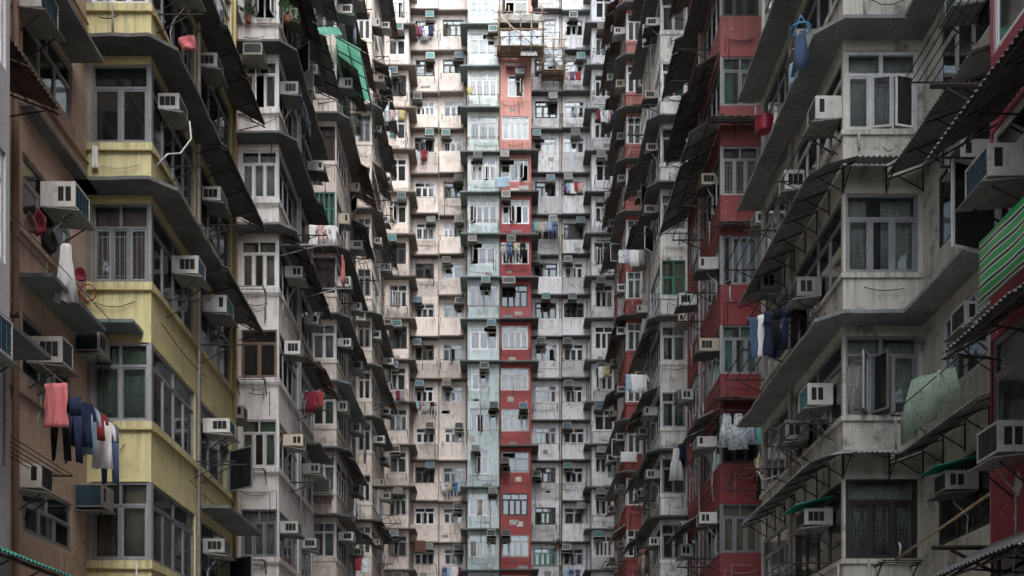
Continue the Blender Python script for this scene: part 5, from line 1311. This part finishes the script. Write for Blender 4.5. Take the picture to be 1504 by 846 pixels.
bl.build([X(), X(eave=False), X(ac=.9, v=5, nl=3), X(wash=1, wz=.3, nl=4), X(nl=3), X(ac=.3, nl=4, em='slab'), X(open=[0]), X(ac=.12, nl=3), X(ac=.6, nl=4), X(ac=.8, v=0, nl=3), X(ac=.85, v=1, w=(.25, 1.3), nl=2), X(ac=.88, v=3, nl=4, eave=False), X(ac=.15, v=4, w=(.4, 1.45), nl=2, eave=False), X(ac=.85, v=2), X(ac=.8, v=1), X()], gap=.28)
rc = Column(rb_b, 'red column', -0.28, 1.86, YB, (736, 777), 1.6, zlist(bayrows, YB), 'red_back_wall', 'slab', 4, .5, right=True)
rc.build([X(), X(open=[0, 2], dark=1), X(dark=1), X(w=(.55, 1.65), ac=.75, v=2, hood=1, nl=2, eave=False), X(nl=4, eave=False), X(ac=.15, v=2, open=[2], wash=1, wz=-.05, kinds=[('towel', 'light blue', 1.0, .7)]), X(ac=.15, v=2, open=[1, 2]), X(ac=.35, v=1, wash=4, wz=1.15, open=[3]), X(ac=.3, v=1, aw=.85, dark=1, fr='d'), X(nl=4), X(nl=4), X(ac=.8, v=6, eave=False), X(ac=.12, v=3, dark=1, fr='g', low=1, h=1.4), X(dark=1, fr='d', nl=4, eave=False), X(ac=.15, v=3, nl=4, fr='w', eave=False), X()], gap=.28)
w1 = Column(wb_b, 'first white column', 1.86, 4.02, YW, (785, 818), 1.18, zlist(wallrows, YW), 'white_back_wall', 'slab', 3, .5)
w1.build([X(), X(w=(.9, 1.75), nl=2), X(dark=1), X(ac=.8, v=2, rack=True), X(ac=.12, v=5), X(ac=.75, v=6, open=[2]), bx(ac=.8, v=2, wash=6, wz=.95), X(ac=.05, v=3, e=(0, 1.95)), bx(ac=.5, v=5, dark=1, fr='d', az=.3), bx(ac=.3, v=1), X(nl=4), X(nl=4), X(ac=.05, v=1, low=1, dark=1, fr='d'), X(dark=1, fr='d', nl=4, eave=False), X(fr='n', nl=4), X()])
w2 = Column(wb_b, 'second white column', 4.02, 5.97, YW, (828, 858), 1.18, zlist(wallrows, YW), 'white_back_wall', 'slab', 3, .55)
w2.build([X(em='slab_green'), bx(ac=.45, v=1, dark=1, open=[0, 2], em='slab_green'), X(ac=.85, v=5, wash=3, wz=-.1), X(), X(ac=.55, v=3), bx(ac=.2, v=2, dark=1, fr='d', wash=5, wz=.75), bx(ac=.82, v=0, dark=1), X(ac=.15, v=2, open=[1]), bx(ac=.4, v=0, dark=1, fr='d', az=.3), bx(ac=.18, v=3), bx(ac=.18, v=1, open=[1]), bx(ac=.15, v=6), bx(ac=.15, v=5, dark=1, fr='g'), X(ac=.85, v=2), bx(ac=.15, v=2, wash=3, wz=-.4), X()])
w3 = Column(wb_b, 'white corner column', 5.97, 8.4, YB, (873, 901), 1.55, zlist(bayrows, YB), 'white_back_wall', 'slab', 3, .5, left=True)
w3.build([X(), X(), X(ac=.35, v=4, open=[1]), X(rack=True), X(ac=.5, v=5), X(ac=.3, v=2), X(ac=.75, v=2), X(open=[0, 1]), X(ac=.3, v=3, dark=1), X(), X(ac=.3, v=1), X(ac=.2, v=0), X(ac=.35, v=2, dark=1), X(ac=.3, v=2, open=[0]), X(ac=.15, v=5), X()])
m = MB(); m.box(-12, 12, 75.0, 75.3, ZG, ZTOP + 1); m.box(-12, 12, 69.3, 75.3, ZTOP + 1.31, ZTOP + 1.6); bput('roof', m.mesh('roof', 'slab'), cr_b)
# downpipes of the back facade
for bld, x, Y, mat, r in ((cr_b, -6.35, YW, 'pipe_grey', .06), (cr_b, -4.52, YW, 'pipe_grey', .05), (rb_b, -0.28, YB, 'pipe_brown', .055), (wb_b, 4.02, YW, 'pipe_brown', .06), (wb_b, 5.75, YW, 'pipe_grey', .05), (wb_b, 3.88, YW, 'pipe_grey', .04), (cr_b, -2.6, YW, 'pipe_grey', .05)):
    m = MB(); m.tube((x, Y - r - .01 if Y == YW else Y - .06, ZG), (x, Y - r - .01 if Y == YW else Y - .06, ZTOP), r, 6); bput('downpipe', m.mesh('downpipe', mat, True), bld)
# ---- bamboo scaffold with tarpaulins near the top of the red column
def scaffold(x0, x1, Y, zt, zb, dep, label, tiers, seed):
    t = thing('bamboo_scaffold', label, 'scaffold', (x0, Y, zb), 0, 'bamboo scaffolds at the top of the back facade'); rr = random.Random(seed)
    hgt = zt - zb; wd = x1 - x0
    def pole(a, b, r):
        m = MB(); j = lambda: rr.uniform(-.06, .06)
        a = Vector(a) + Vector((j(), j() * .5, j())); b = Vector(b) + Vector((j(), j() * .5, j())); c = (a + b) / 2 + Vector((j() * .6, 0, j() * .6))
        m.path([a, c, b], r, 5); put('pole', m.mesh('pole', 'bamboo', True), t)
    n = max(2, round(wd / .75))
    for y in (-dep, -dep * .25):
        for i in range(n + 1): pole((wd * i / n, y, -.3), (wd * i / n, y, hgt + .5), .035)
        for k in range(tiers + 1): pole((-.3, y - .04, hgt * k / tiers), (wd + .3, y - .04, hgt * k / tiers), .03)
    for k in range(tiers + 1):
        for i in range(0, n + 1, 1): pole((wd * i / n + .05, 0, hgt * k / tiers), (wd * i / n + .05, -dep - .25, hgt * k / tiers), .025)
    pole((0.1, -dep - .08, hgt * .85), (wd * .75, -dep - .08, hgt * .05), .032)
    for i in range(6):
        m = MB(); m.box(-.1, wd + .1, -dep + i * dep / 6.2, -dep + (i + .8) * dep / 6.2, -.05 + rr.uniform(0, .03), -.01 + .03); put('plank', m.mesh('plank', 'plank'), t)
    return t
zt, zb = zof(18, 68), zof(66, 68)
scaffold(xof(732, 68), xof(797, 68), YB, zt, zb, 1.25, 'larger bamboo scaffold with blue sheeting round the top of the red column', 4, 2)
z2t, z2b = zof(55, 69.5), zof(98, 69.5)
scaffold(xof(798, 69.7), xof(828, 69.7), YW, z2t, z2b, 1.2, 'smaller bamboo scaffold hanging right of the red column', 4, 5)
def tarp(x0, x1, Y, z0, z1, mat, label, seed):
    rr = random.Random(seed); p = rr.random() * 6; m = MB(); n = 6
    zs = [z1 + (z0 - z1) * i / n for i in range(n + 1)]
    wv = lambda x, z: .06 * math.sin(x * 5 + p + z * 3) + .04 * math.sin(x * 11 - z * 7)
    m.strip([(0, z - z1) for z in zs], [(x1 - x0, z - z1 + .03) for z in zs], 20, wv, .01)
    tag(put('tarpaulin', m.mesh('tarpaulin', mat, True), None, (x0, Y, z1)), label, 'tarpaulin')
tarp(xof(736, 68), xof(797, 68), YB - 1.15, zof(65, 68), zof(53, 68), 'tarp_blue', 'pale blue sheeting along the bottom of the larger bamboo scaffold', 1)
tarp(xof(735, 68), xof(797, 68), YB - 1.12, zof(52, 68), zof(43, 68), 'tarp_blue', 'pale blue sheeting along the middle of the larger bamboo scaffold', 2)
tarp(xof(735, 68), xof(797, 68), YB - 1.13, zof(30, 68), zof(18, 68), 'tarp_grey', 'grey mesh along the top of the larger bamboo scaffold', 3)
tarp(xof(799, 69.7), xof(826, 69.7), YW - 1.1, zof(94, 69.7), zof(83, 69.7), 'tarp_blue', 'pale blue sheeting low on the smaller bamboo scaffold', 4)
tarp(xof(799, 69.7), xof(826, 69.7), YW - 1.12, zof(82, 69.7), zof(71, 69.7), 'tarp_blue', 'pale blue sheeting high on the smaller bamboo scaffold', 5)
awning(rc.f, 1.4, 2.5, zof(62, 69.3), 1.4, 1.9, 'ribbed grey sheet hanging between the two bamboo scaffolds', 'tin_grey', frame=False)
plant((5.75, YW - .5, zof(735, YW)), 1.3, 'dark plant growing on a ledge of the second white column', seed=11, n=90)
plant((3.75, YW - .4, zof(806, YW)), 1.2, 'leafy plant on a low ledge between the white columns', seed=12, n=90)
plant((-0.2 + .5, YB - .4, zof(384, YB)), .7, 'small potted plant on the rack of the red column', seed=13)
garment((xof(617, YW), YW - .75, zof(797, YW)), 0, 'sheet', 'cloth_brown', .9, .85, 'reddish brown blanket hung out low on the first cream column', cat='blanket')
garment((xof(924, 55), 55.2, zof(662, 55)), 0, 'towel', 'white', .9, .55, 'white cloth with red edge on the faded red bay', cat='cloth')

for lab, names in LABELS.items():
    if len(names) > 1: print('DUP', len(names), lab)
print('objects', len(bpy.data.objects), 'tris', sum(len(p.vertices) - 2 for o in bpy.data.objects if o.type == 'MESH' for p in o.data.polygons) if len(bpy.data.objects) < 20000 else '')
